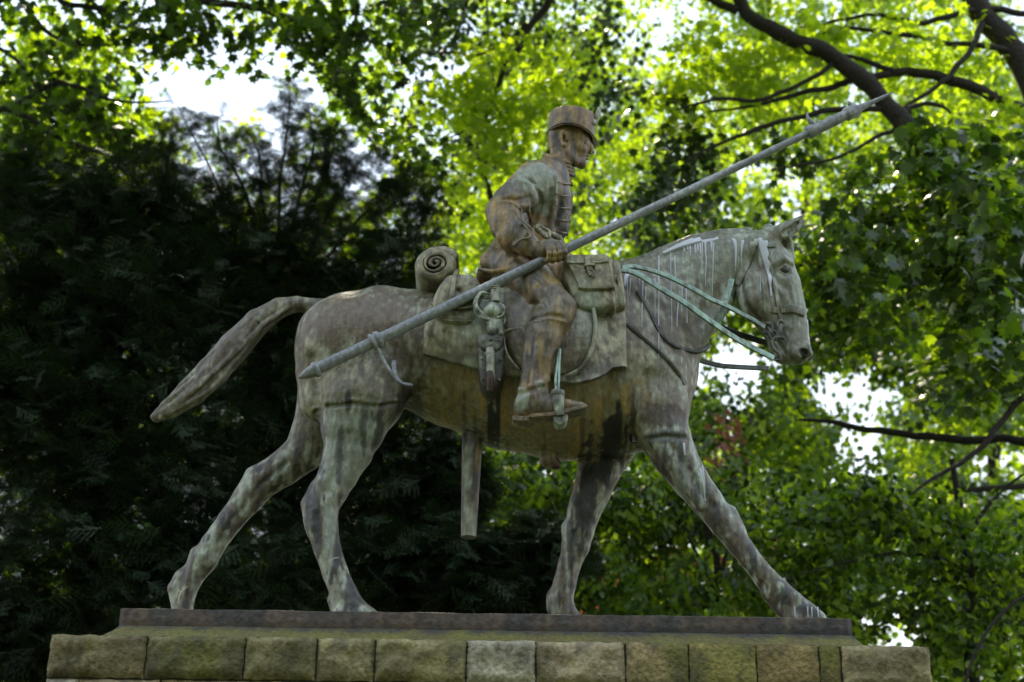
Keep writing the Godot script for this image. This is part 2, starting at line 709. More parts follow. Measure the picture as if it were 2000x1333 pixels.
func plinth() -> void:
	var zp := 0.42
	var zs := 0.72
	plate_top = W(950, 1198.5, zp).y
	var plate_low := W(950, 1233, zp).y
	var stone_top := W(950, 1250, zs).y
	var x0 := W(235, 1188, zp).x
	var x1 := W(1663, 1208, zp).x
	var s0 := W(99, 1237, zs).x
	var s1 := W(1816, 1262, zs).x
	var t := thing("stone_plinth", "tall plinth of rough mossy yellow-grey stone blocks carrying the bronze rider", "plinth", Vector3((s0 + s1) / 2, 0, 0))
	# core behind the stones
	var mb := MB.new()
	mb.col = Color(0.085, 0.075, 0.045)
	var cx := t.position.x
	mb.box(Vector3(s0 - cx + 0.03, 0.0, -zs + 0.03), Vector3(s1 - cx - 0.03, stone_top - 0.012, zs - 0.014))
	part("core", mb.mesh(), M.stone, t)
	var rh := 84.0 * per_px(Vector3(0, stone_top, zs)) / cos(deg_to_rad(13.0))
	var joints := [[99, 289, 481, 621, 734, 912, 1047, 1221, 1344, 1476, 1599, 1641, 1816], [99, 165, 323, 520, 668, 830, 980, 1130, 1290, 1410, 1560, 1700, 1816]]
	var tones := [Color(0.184, 0.144, 0.065), Color(0.173, 0.140, 0.061), Color(0.238, 0.195, 0.086), Color(0.281, 0.233, 0.108), Color(0.292, 0.242, 0.108), Color(0.432, 0.381, 0.259), Color(0.356, 0.279, 0.158), Color(0.238, 0.177, 0.079), Color(0.259, 0.214, 0.058), Color(0.216, 0.158, 0.058), Color(0.194, 0.149, 0.058), Color(0.292, 0.233, 0.115)]
	var moss := [0.3, 0.25, 0.2, 0.25, 0.2, -0.1, 0.05, 0.3, 0.5, 0.4, 0.5, 0.1]
	var gap := 0.009
	for r in 5:
		var js: Array = joints[r % 2]
		var y1 := stone_top - r * rh
		for i in js.size() - 1:
			var a: float = s0 + (s1 - s0) * (js[i] - 99.0) / 1717.0
			var b: float = s0 + (s1 - s0) * (js[i + 1] - 99.0) / 1717.0
			var smooth := r == 0 and i >= 7 and i <= 10
			var k := (i + r * 5) % 12
			var o := part("stone", stone_mesh(b - a - gap, rh - gap, 0.10, 0.008 if smooth else 0.034, tones[k] * (1.2 if r == 0 else 1.05), moss[k], i * 7 + r * 31), M.stone, t)
			o.position = Vector3(a - cx + gap / 2, y1 - rh + gap / 2, zs)
		# the short sides
		for side in [-1, 1]:
			var n := 4 + (r % 2)
			for i in n:
				var w := 2.0 * (zs - 0.02) / n
				var o := part("stone", stone_mesh(w - gap, rh - gap, 0.10, 0.04, tones[(i * 5 + r) % 12], 0.25, i * 11 + r * 17 + side), M.stone, t)
				o.rotation.y = side * PI / 2
				o.position = Vector3((s1 if side > 0 else s0) - cx - side * 0.045, y1 - rh + gap / 2, (zs - 0.02 - w * i) * side - gap / 2 * side)
	# weathered mortar fillet between the stones and the bronze plate
	var f := MB.new()
	var rows := []
	var cols := []
	for j in 9:
		var u := j / 8.0
		var hgt := lerpf(stone_top - 0.006, plate_low + 0.012, pow(u, 1.7))
		var m := (1.0 - u)
		var ex0 := lerpf(x0 + 0.01, s0 + 0.20, m)
		var ex1 := lerpf(x1 - 0.01, s1 - 0.24, m)
		var ez := lerpf(zp - 0.012, zs - 0.035, m)
		var row := PackedVector3Array()
		var corners := [Vector2(ex0, ez), Vector2(ex1, ez), Vector2(ex1, -ez), Vector2(ex0, -ez)]
		var ns := [90, 24, 40, 24]
		for e in 4:
			for k in ns[e]:
				var q: Vector2 = corners[e].lerp(corners[(e + 1) % 4], float(k) / ns[e])
				var v := Vector3(q.x - cx, hgt, q.y)
				v.y += nz.get_noise_3dv(v * 4.0) * 0.014 * sin(u * PI)
				v += Vector3(0, 0, 1) * nz.get_noise_3dv(v * 2.0) * 0.02 * m
				row.append(v)
				var g := nz.get_noise_3dv(v * 3.0 + Vector3(5, 0, 0))
				var c := Color(0.19, 0.155, 0.045).lerp(Color(0.22, 0.20, 0.042), smoothstep(-0.2, 0.5, g))
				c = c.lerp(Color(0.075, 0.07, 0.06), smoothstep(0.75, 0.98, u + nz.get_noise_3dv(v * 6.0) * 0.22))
				cols.append(c)
		rows.append(row)
	f.grid(rows, true, false)
	for i in cols.size():
		f.c[i] = cols[i]
	part("mortar_fillet", f.mesh(), M.stone, t)

func bevel_box(lo: Vector3, hi: Vector3, bev: float, seg: float) -> MB:
	# a slab with softened edges, its top rim slightly uneven
	var mb := MB.new()
	var rows := []
	var prof := [[0.0, 0.0], [0.0, 1.0]]
	var n := int((hi.x - lo.x) / seg)
	var hy := hi.y - lo.y
	for s in [[-bev, 0.0], [0.0, bev], [0.0, hy * 0.5], [0.0, hy - bev], [-bev * 0.3, hy - bev * 0.3], [-bev, hy], [-0.6, hy]]:
		var row := PackedVector3Array()
		var ins: float = -s[0]
		var zz := maxf(hi.z - ins, 0.02)
		var cs := [Vector2(lo.x + ins, zz), Vector2(hi.x - ins, zz), Vector2(hi.x - ins, -zz), Vector2(lo.x + ins, -zz)]
		var ns := [n, 12, 30, 12]
		for e in 4:
			for k in ns[e]:
				var q: Vector2 = cs[e].lerp(cs[(e + 1) % 4], float(k) / ns[e])
				var v := Vector3(q.x, lo.y + s[1], q.y)
				v += Vector3(0, nz.get_noise_3dv(v * 7.0) * 0.005, nz.get_noise_3dv(v * 3.0 + Vector3(9, 9, 9)) * 0.006)
				row.append(v)
		rows.append(row)
	mb.grid(rows, true, false)
	return mb

# ---- patina: colours of the bronze itself, wherever light falls
var stains := []
var bins := {}
func sort_stains() -> void:
	bins.clear()
	for i in stains.size():
		var t: Array = stains[i]
		var c: Vector3 = t[0]
		for bx in range(int(floor((c.x - t[1] * 1.8) * 6.0)), int(floor((c.x + t[1] * 1.8) * 6.0)) + 1):
			for by in range(int(floor((c.y - t[2] * 1.8) * 6.0)), int(floor((c.y + t[2] * 1.8) * 6.0)) + 1):
				var key := bx * 1000 + by
				if not bins.has(key):
					bins[key] = []
				bins[key].append(t)

func stain(px: float, py: float, z: float, rx: float, ry: float, col: Color, strength := 1.0, ragged := 0.5) -> void:
	var p := W(px, py, z)
	var s := per_px(p)
	stains.append([p, rx * s, ry * s, col, strength, ragged, z])

const BROWN := Color(0.185, 0.142, 0.090)
const OLIVE := Color(0.270, 0.220, 0.125)
const GREEN := Color(0.265, 0.275, 0.205)
const PALE := Color(0.440, 0.480, 0.375)
const DARK := Color(0.030, 0.029, 0.029)
const OCHRE := Color(0.450, 0.300, 0.085)
const TEAL := Color(0.420, 0.600, 0.500)
const GREY := Color(0.330, 0.335, 0.350)

func patina(p: Vector3, n: Vector3, mode: int) -> Color:
	var a := nz.get_noise_3dv(p * 2.6)
	var b := nz.get_noise_3dv(p * 11.0 + Vector3(3, 1, 7))
	var s := nz.get_noise_3dv(Vector3(p.x * 15.0, p.y * 2.0, p.z * 15.0))
	var s2 := nz2.get_noise_3dv(Vector3(p.x * 38.0, p.y * 3.2, p.z * 38.0))
	var c: Color
	match mode:
		0:   # horse
			var h := p.y - plate_top
			var low := 1.0 - smoothstep(1.05, 1.35, h)
			var fore := smoothstep(0.85, 1.25, p.x)
			c = BROWN.lerp(OLIVE, smoothstep(-0.3, 0.3, a + b * 0.6))
			c = c.lerp(GREEN, clampf(smoothstep(-0.25, 0.35, a + s * 0.8) * (0.22 + 0.5 * low + 0.62 * fore), 0.0, 1.0))
			c = c.lerp(Color(0.31, 0.335, 0.265), smoothstep(1.5, 2.1, p.x) * 0.6)
			c = c.lerp(PALE, smoothstep(0.05, 0.32, s + b * 0.5) * (0.30 + 0.32 * low + 0.32 * fore))
			c = c.lerp(DARK * 1.5, smoothstep(0.04, 0.30, -s + b * 0.5 + s2 * 0.3 - 0.05) * (0.55 + 0.40 * low - 0.25 * fore))
		1:   # rider, brown with ochre wear
			c = BROWN.lerp(Color(0.255, 0.165, 0.075), smoothstep(-0.3, 0.3, a + b * 0.4))
			c = c.lerp(OCHRE, smoothstep(0.0, 0.4, s + a * 0.5) * 0.42)
			c = c.lerp(GREEN, smoothstep(0.1, 0.5, -a + b * 0.4) * 0.25)
			c = c.lerp(DARK * 1.7, smoothstep(0.12, 0.5, s2 * 0.5 - s) * 0.6)
		2:   # cloth and leather of the saddle
			c = Color(0.39, 0.345, 0.21).lerp(GREEN, smoothstep(-0.2, 0.4, a + b * 0.3) * 0.7)
			c = c.lerp(PALE, smoothstep(0.0, 0.45, a * 0.6 + b * 0.5 + s * 0.3) * 0.55)
			c = c.lerp(BROWN * 0.8, smoothstep(0.02, 0.4, -b - a * 0.4) * 0.65)
			c = c.lerp(DARK * 1.8, smoothstep(0.2, 0.55, s2 * 0.4 - s) * 0.4)
		3:   # lance, grey
			c = GREY.lerp(Color(0.42, 0.43, 0.43), smoothstep(-0.3, 0.4, a + b))
			c = c.lerp(Color(0.10, 0.11, 0.12), smoothstep(0.05, 0.5, b + s2 * 0.3) * 0.7)
		4:   # verdigris straps
			c = TEAL.lerp(PALE, smoothstep(-0.3, 0.4, b) * 0.6)
			c = c.lerp(DARK * 2.0, smoothstep(0.14, 0.36, b + s2 * 0.4) * 0.75)
		5:   # dark brown straps and metal
			c = Color(0.075, 0.068, 0.058).lerp(GREEN * 0.7, smoothstep(0.0, 0.5, b + a) * 0.6)
		6:   # plate
			c = Color(0.115, 0.076, 0.052).lerp(Color(0.056, 0.047, 0.042), smoothstep(-0.2, 0.4, a + s * 0.6))
			c = c.lerp(Color(0.20, 0.15, 0.08), smoothstep(0.2, 0.6, s + b * 0.5) * 0.5 * smoothstep(0.2, 1.5, p.x + a))
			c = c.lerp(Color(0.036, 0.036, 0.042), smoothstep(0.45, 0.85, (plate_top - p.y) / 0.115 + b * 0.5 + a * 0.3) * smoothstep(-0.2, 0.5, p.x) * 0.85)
		7:   # sword hilt, pale green
			c = GREEN.lerp(PALE, smoothstep(-0.3, 0.3, b + a * 0.5))
			c = c.lerp(DARK * 2.0, smoothstep(0.1, 0.45, -b + s2 * 0.4) * 0.6)
		_:
			c = BROWN
	c = c * 1.08 * (1.0 + 0.5 * b + 0.2 * s2 + 0.2 * a)
	for t in bins.get(int(floor(p.x * 6.0)) * 1000 + int(floor(p.y * 6.0)), []):
		var q: Vector3 = p - t[0]
		var d: float = sqrt((q.x / t[1]) * (q.x / t[1]) + (q.y / t[2]) * (q.y / t[2]))
		if d > 1.8 or (t[6] > 0.0) != (n.z > -0.3):
			continue
		d += (s * 0.9 + b * 0.6 + s2 * 0.3) * t[5]
		c = c.lerp(t[3], smoothstep(1.1, 0.75, d) * t[4])
	c.a = 1.0
	return c

func paint(mb: MB, mode: int, from := 0) -> void:
	sort_stains()
	for i in range(from, mb.v.size()):
		mb.c[i] = patina(mb.v[i], mb.n[i], mode)

func bronze_part(called: String, mb: MB, mode: int, parent: Node, label := "") -> MeshInstance3D:
	paint(mb, mode)
	var o := part(called, mb.mesh(), M.bronze, parent, label)
	o.position -= parent.position if parent.get_parent() == self else Vector3.ZERO
	return o

# ---- straps and cloths that lie on a body
func on(f: Field, px: float, py: float, zmax := 9.0) -> Vector3:
	var d := ray(px, py)
	var from := EYE + d * 7.2
	var h := f.hit(from, d)
	return h if h.x < 1e9 else W(px, py, 0.0)

func strap_on(mb: MB, f: Field, pts: Array, width: float, lift := 0.012, steps := 6, edge := 0.006) -> void:
	# pts in picture pixels, width in pixels; laid on the surface with raised edges
	var v := PackedVector3Array()
	for p in pts:
		v.append(Vector3(p[0], p[1], p[2] if p.size() > 2 else width))
	v = spline(v, steps)
	var rows := []
	var k := v.size()
	for i in k:
		var t := v[mini(i + 1, k - 1)] - v[maxi(i - 1, 0)]
		var side := Vector2(t.y, -t.x).normalized() * v[i].z * 0.5
		var row := PackedVector3Array()
		var mid := on(f, v[i].x, v[i].y)
		var n := f.grad(mid)
		var l := on(f, v[i].x + side.x, v[i].y + side.y)
		var r := on(f, v[i].x - side.x, v[i].y - side.y)
		if l.distance_to(mid) > v[i].z * 0.012:
			l = mid + (W(v[i].x + side.x, v[i].y + side.y, mid.z) - mid)
		if r.distance_to(mid) > v[i].z * 0.012:
			r = mid + (W(v[i].x - side.x, v[i].y - side.y, mid.z) - mid)
		row.append(r - n * 0.01)
		row.append(r + n * lift * 0.8)
		row.append(r.lerp(mid, 0.25) + n * (lift))
		row.append(mid + n * lift)
		row.append(l.lerp(mid, 0.25) + n * (lift))
		row.append(l + n * lift * 0.8)
		row.append(l - n * 0.01)
		rows.append(row)
	mb.grid(rows, false, false)

func strap_free(mb: MB, pts: Array, width: float, thick := 0.012, steps := 6, face := Vector3(0, 0.25, 1)) -> void:
	# pts: [px, py, z]; a flat band in the air
	var v := PackedVector3Array()
	for p in pts:
		v.append(W(p[0], p[1], p[2]))
	v = spline(v, steps)
	var rows := []
	var k := v.size()
	for i in k:
		var t := (v[mini(i + 1, k - 1)] - v[maxi(i - 1, 0)]).normalized()
		var side := t.cross(face).normalized()
		var n := side.cross(t).normalized()
		var w := width * per_px(v[i]) * 0.5
		var row := PackedVector3Array()
		row.append(v[i] - side * w - n * thick * 0.5)
		row.append(v[i] - side * w + n * thick * 0.3)
		row.append(v[i] - side * w * 0.8 + n * thick * 0.5)
		row.append(v[i] + side * w * 0.8 + n * thick * 0.5)
		row.append(v[i] + side * w + n * thick * 0.3)
		row.append(v[i] + side * w - n * thick * 0.5)
		rows.append(row)
	mb.grid(rows, true, true)

func tube_px(mb: MB, pts: Array, steps := 4, sides := 8, flat := 1.0) -> void:
	# pts: [px, py, z, radius in px]
	var v := PackedVector3Array()
	var r := PackedVector3Array()
	for p in pts:
		var w := W(p[0], p[1], p[2])
		v.append(w)
		r.append(Vector3(p[3] * per_px(w), 0, 0))
	v = spline(v, steps)
	r = spline(r, steps)
	var rr := PackedFloat32Array()
	for q in r:
		rr.append(q.x)
	mb.tube(v, rr, sides, true, flat)

func drape(mb: MB, f: Field, curves: Array, lift: float, nu := 36, nv := 30, puff := 0.0, wave := 0.0, flare := 0.0) -> void:
	# curves: lists of [px, py] from the upper edge to the lower; a cloth of that thickness lying on the body
	var cs := []
	for c in curves:
		var v := PackedVector3Array()
		for p in c:
			v.append(Vector3(p[0], p[1], 0))
		cs.append(v)
	var rows := []
	for j in nv + 1:
		var row := PackedVector3Array()
		var norm := PackedVector3Array()
		for i in nu + 1:
			var col := PackedVector3Array()
			for c in cs:
				col.append(along(c, float(i) / nu))
			var q := along(col, float(j) / nv)
			var h := on(f, q.x, q.y)
			row.append(h)
		rows.append(row)
	# smooth the distance so that the cloth bridges hollows
	for pass_ in 3:
		var nr := []
		for j in nv + 1:
			var row := PackedVector3Array()
			for i in nu + 1:
				var s: float = rows[j][i].z * 2.0
				var w := 2.0
				for o in [[0, 1], [0, -1], [1, 0], [-1, 0]]:
					var jj := clampi(j + o[0], 0, nv)
					var ii := clampi(i + o[1], 0, nu)
					s += rows[jj][ii].z
					w += 1.0
				var q: Vector3 = rows[j][i]
				q.z = maxf(q.z, s / w)
				row.append(q)
			nr.append(row)
		rows = nr
	var top := []
	for j in nv + 1:
		var row := PackedVector3Array()
		for i in nu + 1:
			var a: Vector3 = rows[j][mini(i + 1, nu)] - rows[j][maxi(i - 1, 0)]
			var b: Vector3 = rows[maxi(j - 1, 0)][i] - rows[mini(j + 1, nv)][i]
			var n := a.cross(b).normalized()
			if n.z < 0.15:
				n = Vector3(n.x, n.y, 0.4).normalized()
			var e := minf(minf(i, nu - i) / 3.0, minf(j, (nv - j) * 3.0 + 1.5) / 3.0)
			var q: Vector3 = rows[j][i]
			var th := lift * (0.55 + 0.45 * sqrt(clampf(e, 0.0, 1.0)))
			var mid := sin(PI * i / nu) * sin(PI * j / nv)
			var v := float(j) / nv
			th += flare * pow(v, 5.0) * sin(PI * clampf(float(i) / nu * 0.85 + 0.12, 0.0, 1.0))
			th += puff * mid + wave * nz.get_noise_3dv(Vector3(q.x * 5.0, q.y * 1.2, 3.0)) * sqrt(clampf(e * 0.5, 0.0, 1.0))
			row.append(q + n * th)
		top.append(row)
	# skirts
	var full := []
	var skirt := func(row: PackedVector3Array, back: PackedVector3Array) -> PackedVector3Array:
		var o := PackedVector3Array()
		o.append(back[0] - Vector3(0, 0, 0.03))
		o.append_array(row)
		o.append(back[nu] - Vector3(0, 0, 0.03))
		return o
	var back0 := PackedVector3Array()
	for i in nu + 1:
		back0.append(rows[0][i] - Vector3(0, 0, 0.03))
	full.append(skirt.call(back0, rows[0]))
	for j in nv + 1:
		full.append(skirt.call(top[j], rows[j]))
	var back1 := PackedVector3Array()
	for i in nu + 1:
		back1.append(rows[nv][i] - Vector3(0, 0, 0.03))
	full.append(skirt.call(back1, rows[nv]))
	mb.grid(full, false, true)

func along(c: PackedVector3Array, t: float) -> Vector3:
	var n := c.size()
	if n == 1:
		return c[0]
	var x := t * (n - 1)
	var i := mini(int(x), n - 2)
	return c[i].cubic_interpolate(c[i + 1], c[maxi(i - 1, 0)], c[mini(i + 2, n - 1)], x - i) if n > 2 else c[0].lerp(c[1], t)

func drip(parent: Node, f: Field, pts: Array) -> void:
	var mb := MB.new()
	# a dried run of droppings: [px, py, width px]
	var v := PackedVector3Array()
	for p in pts:
		v.append(Vector3(p[0], p[1], p[2]))
	v = spline(v, 5)
	var rows := []
	for q in v:
		var row := PackedVector3Array()
		var h := on(f, q.x, q.y)
		var n := f.grad(h)
		var w := q.z * 0.5
		var l := on(f, q.x - w, q.y)
		var r := on(f, q.x + w, q.y)
		if l.distance_to(h) > 0.05:
			l = h
		if r.distance_to(h) > 0.05:
			r = h
		row.append(l - n * 0.002)
		row.append(h.lerp(l, 0.6) + n * 0.0035)
		row.append(h.lerp(r, 0.6) + n * 0.0035)
		row.append(r - n * 0.002)
		rows.append(row)
	mb.grid(rows, false, true)
	part("bird_dropping", mb.mesh(), M.dropping, parent)

func statue() -> void:
	var zp := 0.42
	var root := thing("equestrian_statue", "weathered green-brown bronze statue of a mounted soldier holding a long lance, on the stone plinth", "statue", Vector3(0.0, plate_top, 0.0))
	start("horse", horse_field(), 0.0115, 0.0022)
	start("horse_head", head_field(), 0.0072, 0.0015)
	start("rider", body_field(), 0.0098, 0.002)
	start("rider_head", face_field(), 0.0045, 0.001)
	start("hand", hand_field(), 0.0055)
	horse_stains()
	# plate
	var x0 := W(235, 1188, zp).x
	var x1 := W(1663, 1208, zp).x
	var pl := bevel_box(Vector3(x0, W(950, 1233, zp).y, -zp), Vector3(x1, plate_top, zp), 0.006, 0.03)
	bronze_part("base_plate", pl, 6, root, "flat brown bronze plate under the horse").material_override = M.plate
	# horse
	var t0 := Time.get_ticks_msec()
	var f := done("horse")
	var horse := bronze_part("horse", f.mb, 0, root, "striding bronze horse with green-streaked legs")
	var hf := done("horse_head")
	bronze_part("head", hf.mb, 0, horse)
	horse_details(horse, f, hf)
	stains.clear()
	stain(1165, 735, 0.4, 70, 20, BROWN * 0.6, 0.8, 0.4)
	stain(880, 706, 0.4, 70, 10, BROWN * 0.7, 0.6, 0.4)
	stain(1150, 640, 0.4, 30, 60, PALE, 0.5, 0.6)
	saddle(root, f)
	stains.clear()
	rider(root)
	lance(root)

func horse_stains() -> void:
	# ochre flank with black runs under the saddle cloth
	stain(1090, 800, 0.4, 170, 110, Color(0.40, 0.30, 0.135), 0.8, 0.8)
	stain(880, 760, 0.4, 60, 60, OCHRE * 0.9, 0.5, 0.7)
	stain(1150, 895, 0.3, 120, 16, Color(0.10, 0.045, 0.03), 0.7, 0.5)
	stain(1095, 885, 0.3, 22, 26, Color(0.11, 0.04, 0.028), 0.85, 0.35)
	stain(958, 805, 0.4, 9, 55, DARK * 0.8, 0.95, 0.4)
	stain(972, 800, 0.4, 6, 62, DARK * 0.8, 0.95, 0.3)
	stain(1195, 845, 0.4, 17, 60, DARK * 0.8, 0.95, 0.45)
	stain(1212, 815, 0.4, 9, 45, DARK * 0.8, 0.95, 0.4)
	stain(1180, 880, 0.3, 32, 22, DARK * 0.8, 0.95, 0.5)
	stain(1225, 860, 0.3, 6, 50, DARK, 0.9, 0.3)
	stain(1110, 870, 0.4, 5, 24, DARK, 0.7, 0.4)
	for q in [[905, 790, 5, 40, 0.6], [925, 830, 4, 45, 0.7], [990, 850, 5, 40, 0.6], [1030, 865, 4, 30, 0.5], [1065, 860, 6, 35, 0.5], [1140, 820, 5, 50, 0.6], [1158, 850, 6, 40, 0.8], [1240, 800, 5, 50, 0.6]]:
		stain(q[0], q[1], 0.4, q[2], q[3], DARK * 1.6, q[4], 0.5)
	for q in [[860, 800, 8, 40], [940, 770, 7, 40], [985, 790, 6, 40], [1130, 860, 8, 50], [1170, 790, 7, 30], [1222, 780, 6, 40]]:
		stain(q[0], q[1], 0.4, q[2], q[3], OCHRE * 1.1, 0.75, 0.8)
	# chest point
	stain(1300, 820, 0.3, 55, 26, Color(0.085, 0.05, 0.045), 0.75, 0.35)
	# green thigh below the fold, dark runs down both hind legs
	stain(698, 880, 0.3, 85, 98, PALE * 0.72, 0.8, 0.45)
	stain(682, 800, 0.3, 8, 22, DARK * 1.2, 0.9, 0.4)
	stain(622, 860, 0.3, 14, 70, DARK * 1.2, 0.9, 0.4)
	stain(606, 1000, 0.3, 16, 50, DARK * 1.6, 0.85, 0.35)
	stain(645, 1010, 0.3, 12, 130, PALE * 0.9, 0.8, 0.35)
	stain(690, 1150, 0.3, 26, 60, Color(0.075, 0.068, 0.072), 0.85, 0.4)
	stain(735, 880, 0.3, 12, 80, DARK * 1.4, 0.75, 0.5)
	# far foreleg black with pale runs
	stain(1150, 940, 0.1, 26, 70, DARK * 1.1, 0.9, 0.6)
	stain(1115, 1040, 0.1, 10, 60, DARK * 1.3, 0.8, 0.5)
	# near foreleg pale streaks
	stain(1330, 930, 0.3, 16, 60, PALE, 0.55, 0.9)
	stain(1300, 860, 0.3, 40, 14, Color(0.16, 0.18, 0.19), 0.6, 0.4)
	stain(1430, 1050, 0.3, 50, 50, Color(0.17, 0.135, 0.11), 0.6, 0.6)
	# croup brown, belly edge dark
	stain(700, 630, 0.3, 130, 70, Color(0.195, 0.135, 0.082), 0.8, 0.5)
	stain(870, 840, 0.2, 70, 22, DARK * 1.5, 0.8, 0.5)
	stain(800, 800, 0.2, 26, 40, DARK * 1.2, 0.8, 0.4)
	stain(740, 690, 0.4, 34, 22, BROWN * 0.55, 0.6, 0.5)
	# dark runs over the pale legs
	for q in [[664, 900, 8, 60], [712, 850, 7, 50], [742, 840, 8, 60], [628, 915, 7, 40], [660, 1060, 6, 60], [620, 1060, 7, 50], [676, 1000, 5, 40], [1330, 905, 6, 40], [1300, 900, 7, 30], [1362, 960, 6, 40], [1400, 1010, 9, 26], [1470, 1090, 8, 40], [1530, 1160, 12, 26], [1575, 1190, 22, 14]]:
		stain(q[0], q[1], 0.3, q[2], q[3], DARK * 1.7, 0.75, 0.7)
	for q in [[560, 905, 22, 12], [500, 945, 16, 22], [450, 1010, 12, 30], [400, 1085, 14, 22], [590, 870, 14, 26]]:
		stain(q[0], q[1], -0.2 if false else 0.3, q[2], q[3], DARK * 2.2, 0.65, 0.7)
	stain(470, 670, 0.01, 130, 90, BROWN * 0.75, 0.55, 0.8)
	stain(350, 780, 0.01, 80, 60, BROWN * 0.7, 0.6, 0.8)
	# neck and head
	stain(1571, 688, 0.1, 9, 9, DARK * 0.9, 0.95, 0.2)
	stain(1535, 528, 0.1, 15, 11, DARK * 2.2, 0.8, 0.3)
	stain(1543, 555, 0.1, 8, 16, DARK * 2.5, 0.7, 0.4)
	stain(1547, 600, 0.1, 5, 10, DARK * 2.0, 0.6, 0.4)
	stain(1552, 626, 0.1, 5, 9, DARK * 1.5, 0.8, 0.3)
	stain(1400, 500, 0.1, 130, 55, GREEN * 1.15, 0.55, 0.6)
	stain(1530, 560, 0.1, 55, 110, GREEN * 1.2, 0.6, 0.5)
	stain(1330, 660, 0.2, 60, 50, BROWN * 0.8, 0.5, 0.6)

func horse_field() -> Field:
	var f := Field.new()
	var K := 0.10
	# trunk
	chain(f, [[690, 683, 112, 0, 1.08], [800, 682, 114, 0, 1.1], [900, 702, 136, 0, 1.02], [1000, 720, 162, 0, 0.9], [1100, 727, 176, 0, 0.84], [1175, 725, 172, 0, 0.78], [1235, 705, 128, 0, 0.85]], K)
	chain(f, [[1225, 640, 122, 0, 0.72], [1262, 745, 90, 0, 1.0], [1270, 800, 76, 0, 1.1]], K)
	# withers and neck
	chain(f, [[1180, 560, 52, 0, 0.5], [1240, 590, 92, 0, 0.5], [1300, 590, 101, 0, 0.48], [1360, 545, 83, 0, 0.48], [1413, 512, 62, 0, 0.6], [1448, 498, 46, 0, 0.75]], K)
	chain(f, [[1235, 522, 12, 0, 1.0], [1290, 497, 13, 0, 1.1], [1350, 473, 13, 0, 1.2], [1410, 459, 11, 0, 1.2], [1462, 453, 9, 0, 1.2]], 0.04)
	for s in [1.0, -1.0]:
		# haunch, stifle, shoulder blade, point of the shoulder
		chain(f, [[672, 680, 84, 0.2 * s, 0.8], [700, 770, 78, 0.2 * s, 0.8]], K)
		chain(f, [[745, 740, 62, 0.23 * s, 0.7], [735, 790, 50, 0.22 * s, 0.7]], K)
		chain(f, [[640, 650, 52, 0.17 * s], [622, 730, 42, 0.16 * s], [622, 790, 36, 0.18 * s]], 0.08)
		chain(f, [[745, 603, 40, 0.16 * s]], 0.1)
		chain(f, [[1225, 590, 48, 0.16 * s, 0.6], [1285, 720, 56, 0.24 * s, 0.6], [1310, 800, 36, 0.24 * s, 0.9]], 0.06)
		chain(f, [[1315, 745, 30, 0.1 * s]], 0.06)
		# lower neck muscle
		chain(f, [[1420, 590, 14, 0.06 * s], [1360, 665, 20, 0.07 * s], [1330, 720, 22, 0.09 * s]], 0.05)
	# near hind leg
	chain(f, [[698, 790, 78, 0.23, 0.8], [690, 835, 64, 0.23, 0.75], [680, 880, 49, 0.23, 0.75], [661, 925, 39, 0.23, 0.8], [645, 955, 36, 0.23, 0.8], [628, 990, 33, 0.23, 0.8], [628, 1030, 31, 0.23, 0.8], [640, 1075, 26, 0.23, 0.9], [654, 1118, 25, 0.23], [671, 1160, 26, 0.23], [690, 1188, 23, 0.24], [712, 1206, 22, 0.25], [728, 1214, 20, 0.25]], 0.05)
	chain(f, [[617, 955, 14, 0.23], [598, 985, 11, 0.23], [606, 1020, 12, 0.23]], 0.03)
	chain(f, [[652, 1175, 13, 0.23], [672, 1205, 24, 0.24], [735, 1222, 18, 0.25]], 0.03)
	# far hind leg
	chain(f, [[640, 790, 60, -0.22, 0.8], [620, 838, 50, -0.22, 0.75], [593, 884, 40, -0.22, 0.75], [553, 915, 36, -0.22, 0.8], [510, 943, 33, -0.22, 0.8], [478, 982, 29, -0.22, 0.8], [450, 1017, 25, -0.22, 0.9], [417, 1062, 24, -0.22], [398, 1094, 26, -0.22], [376, 1130, 20, -0.22], [363, 1160, 19, -0.22], [356, 1190, 20, -0.22], [356, 1225, 24, -0.22]], 0.05)
	chain(f, [[515, 915, 12, -0.22], [490, 925, 11, -0.22], [472, 962, 11, -0.22]], 0.03)
	chain(f, [[384, 1082, 14, -0.22], [372, 1108, 10, -0.22], [353, 1127, 13, -0.22], [341, 1150, 14, -0.22], [347, 1180, 14, -0.22]], 0.02)
	# far foreleg
	chain(f, [[1205, 820, 70, -0.2, 0.8], [1187, 870, 55, -0.2, 0.8], [1173, 912, 43, -0.2, 0.8], [1155, 962, 37, -0.2, 0.85], [1139, 1005, 32, -0.2], [1131, 1040, 29, -0.2], [1125, 1068, 26, -0.2], [1112, 1105, 22, -0.2], [1103, 1140, 22, -0.2], [1095, 1172, 24, -0.2], [1103, 1200, 24, -0.2], [1120, 1222, 24, -0.2], [1140, 1240, 22, -0.2]], 0.05)
	chain(f, [[1105, 1030, 9, -0.2], [1108, 1070, 8, -0.2]], 0.03)
	chain(f, [[1083, 1165, 14, -0.2], [1082, 1190, 14, -0.2]], 0.03)
	# near foreleg
	chain(f, [[1275, 800, 62, 0.22, 0.8], [1298, 850, 50, 0.23, 0.85], [1318, 892, 44, 0.23, 0.85], [1349, 940, 36, 0.23, 0.9], [1382, 981, 31, 0.23], [1413, 1021, 28, 0.23], [1437, 1055, 24, 0.23], [1466, 1093, 21, 0.23], [1494, 1128, 22, 0.23], [1519, 1155, 24, 0.23], [1546, 1177, 23, 0.23], [1572, 1196, 22, 0.24], [1598, 1210, 17, 0.24]], 0.05)
	chain(f, [[1428, 1000, 12, 0.23], [1446, 1035, 10, 0.23]], 0.03)
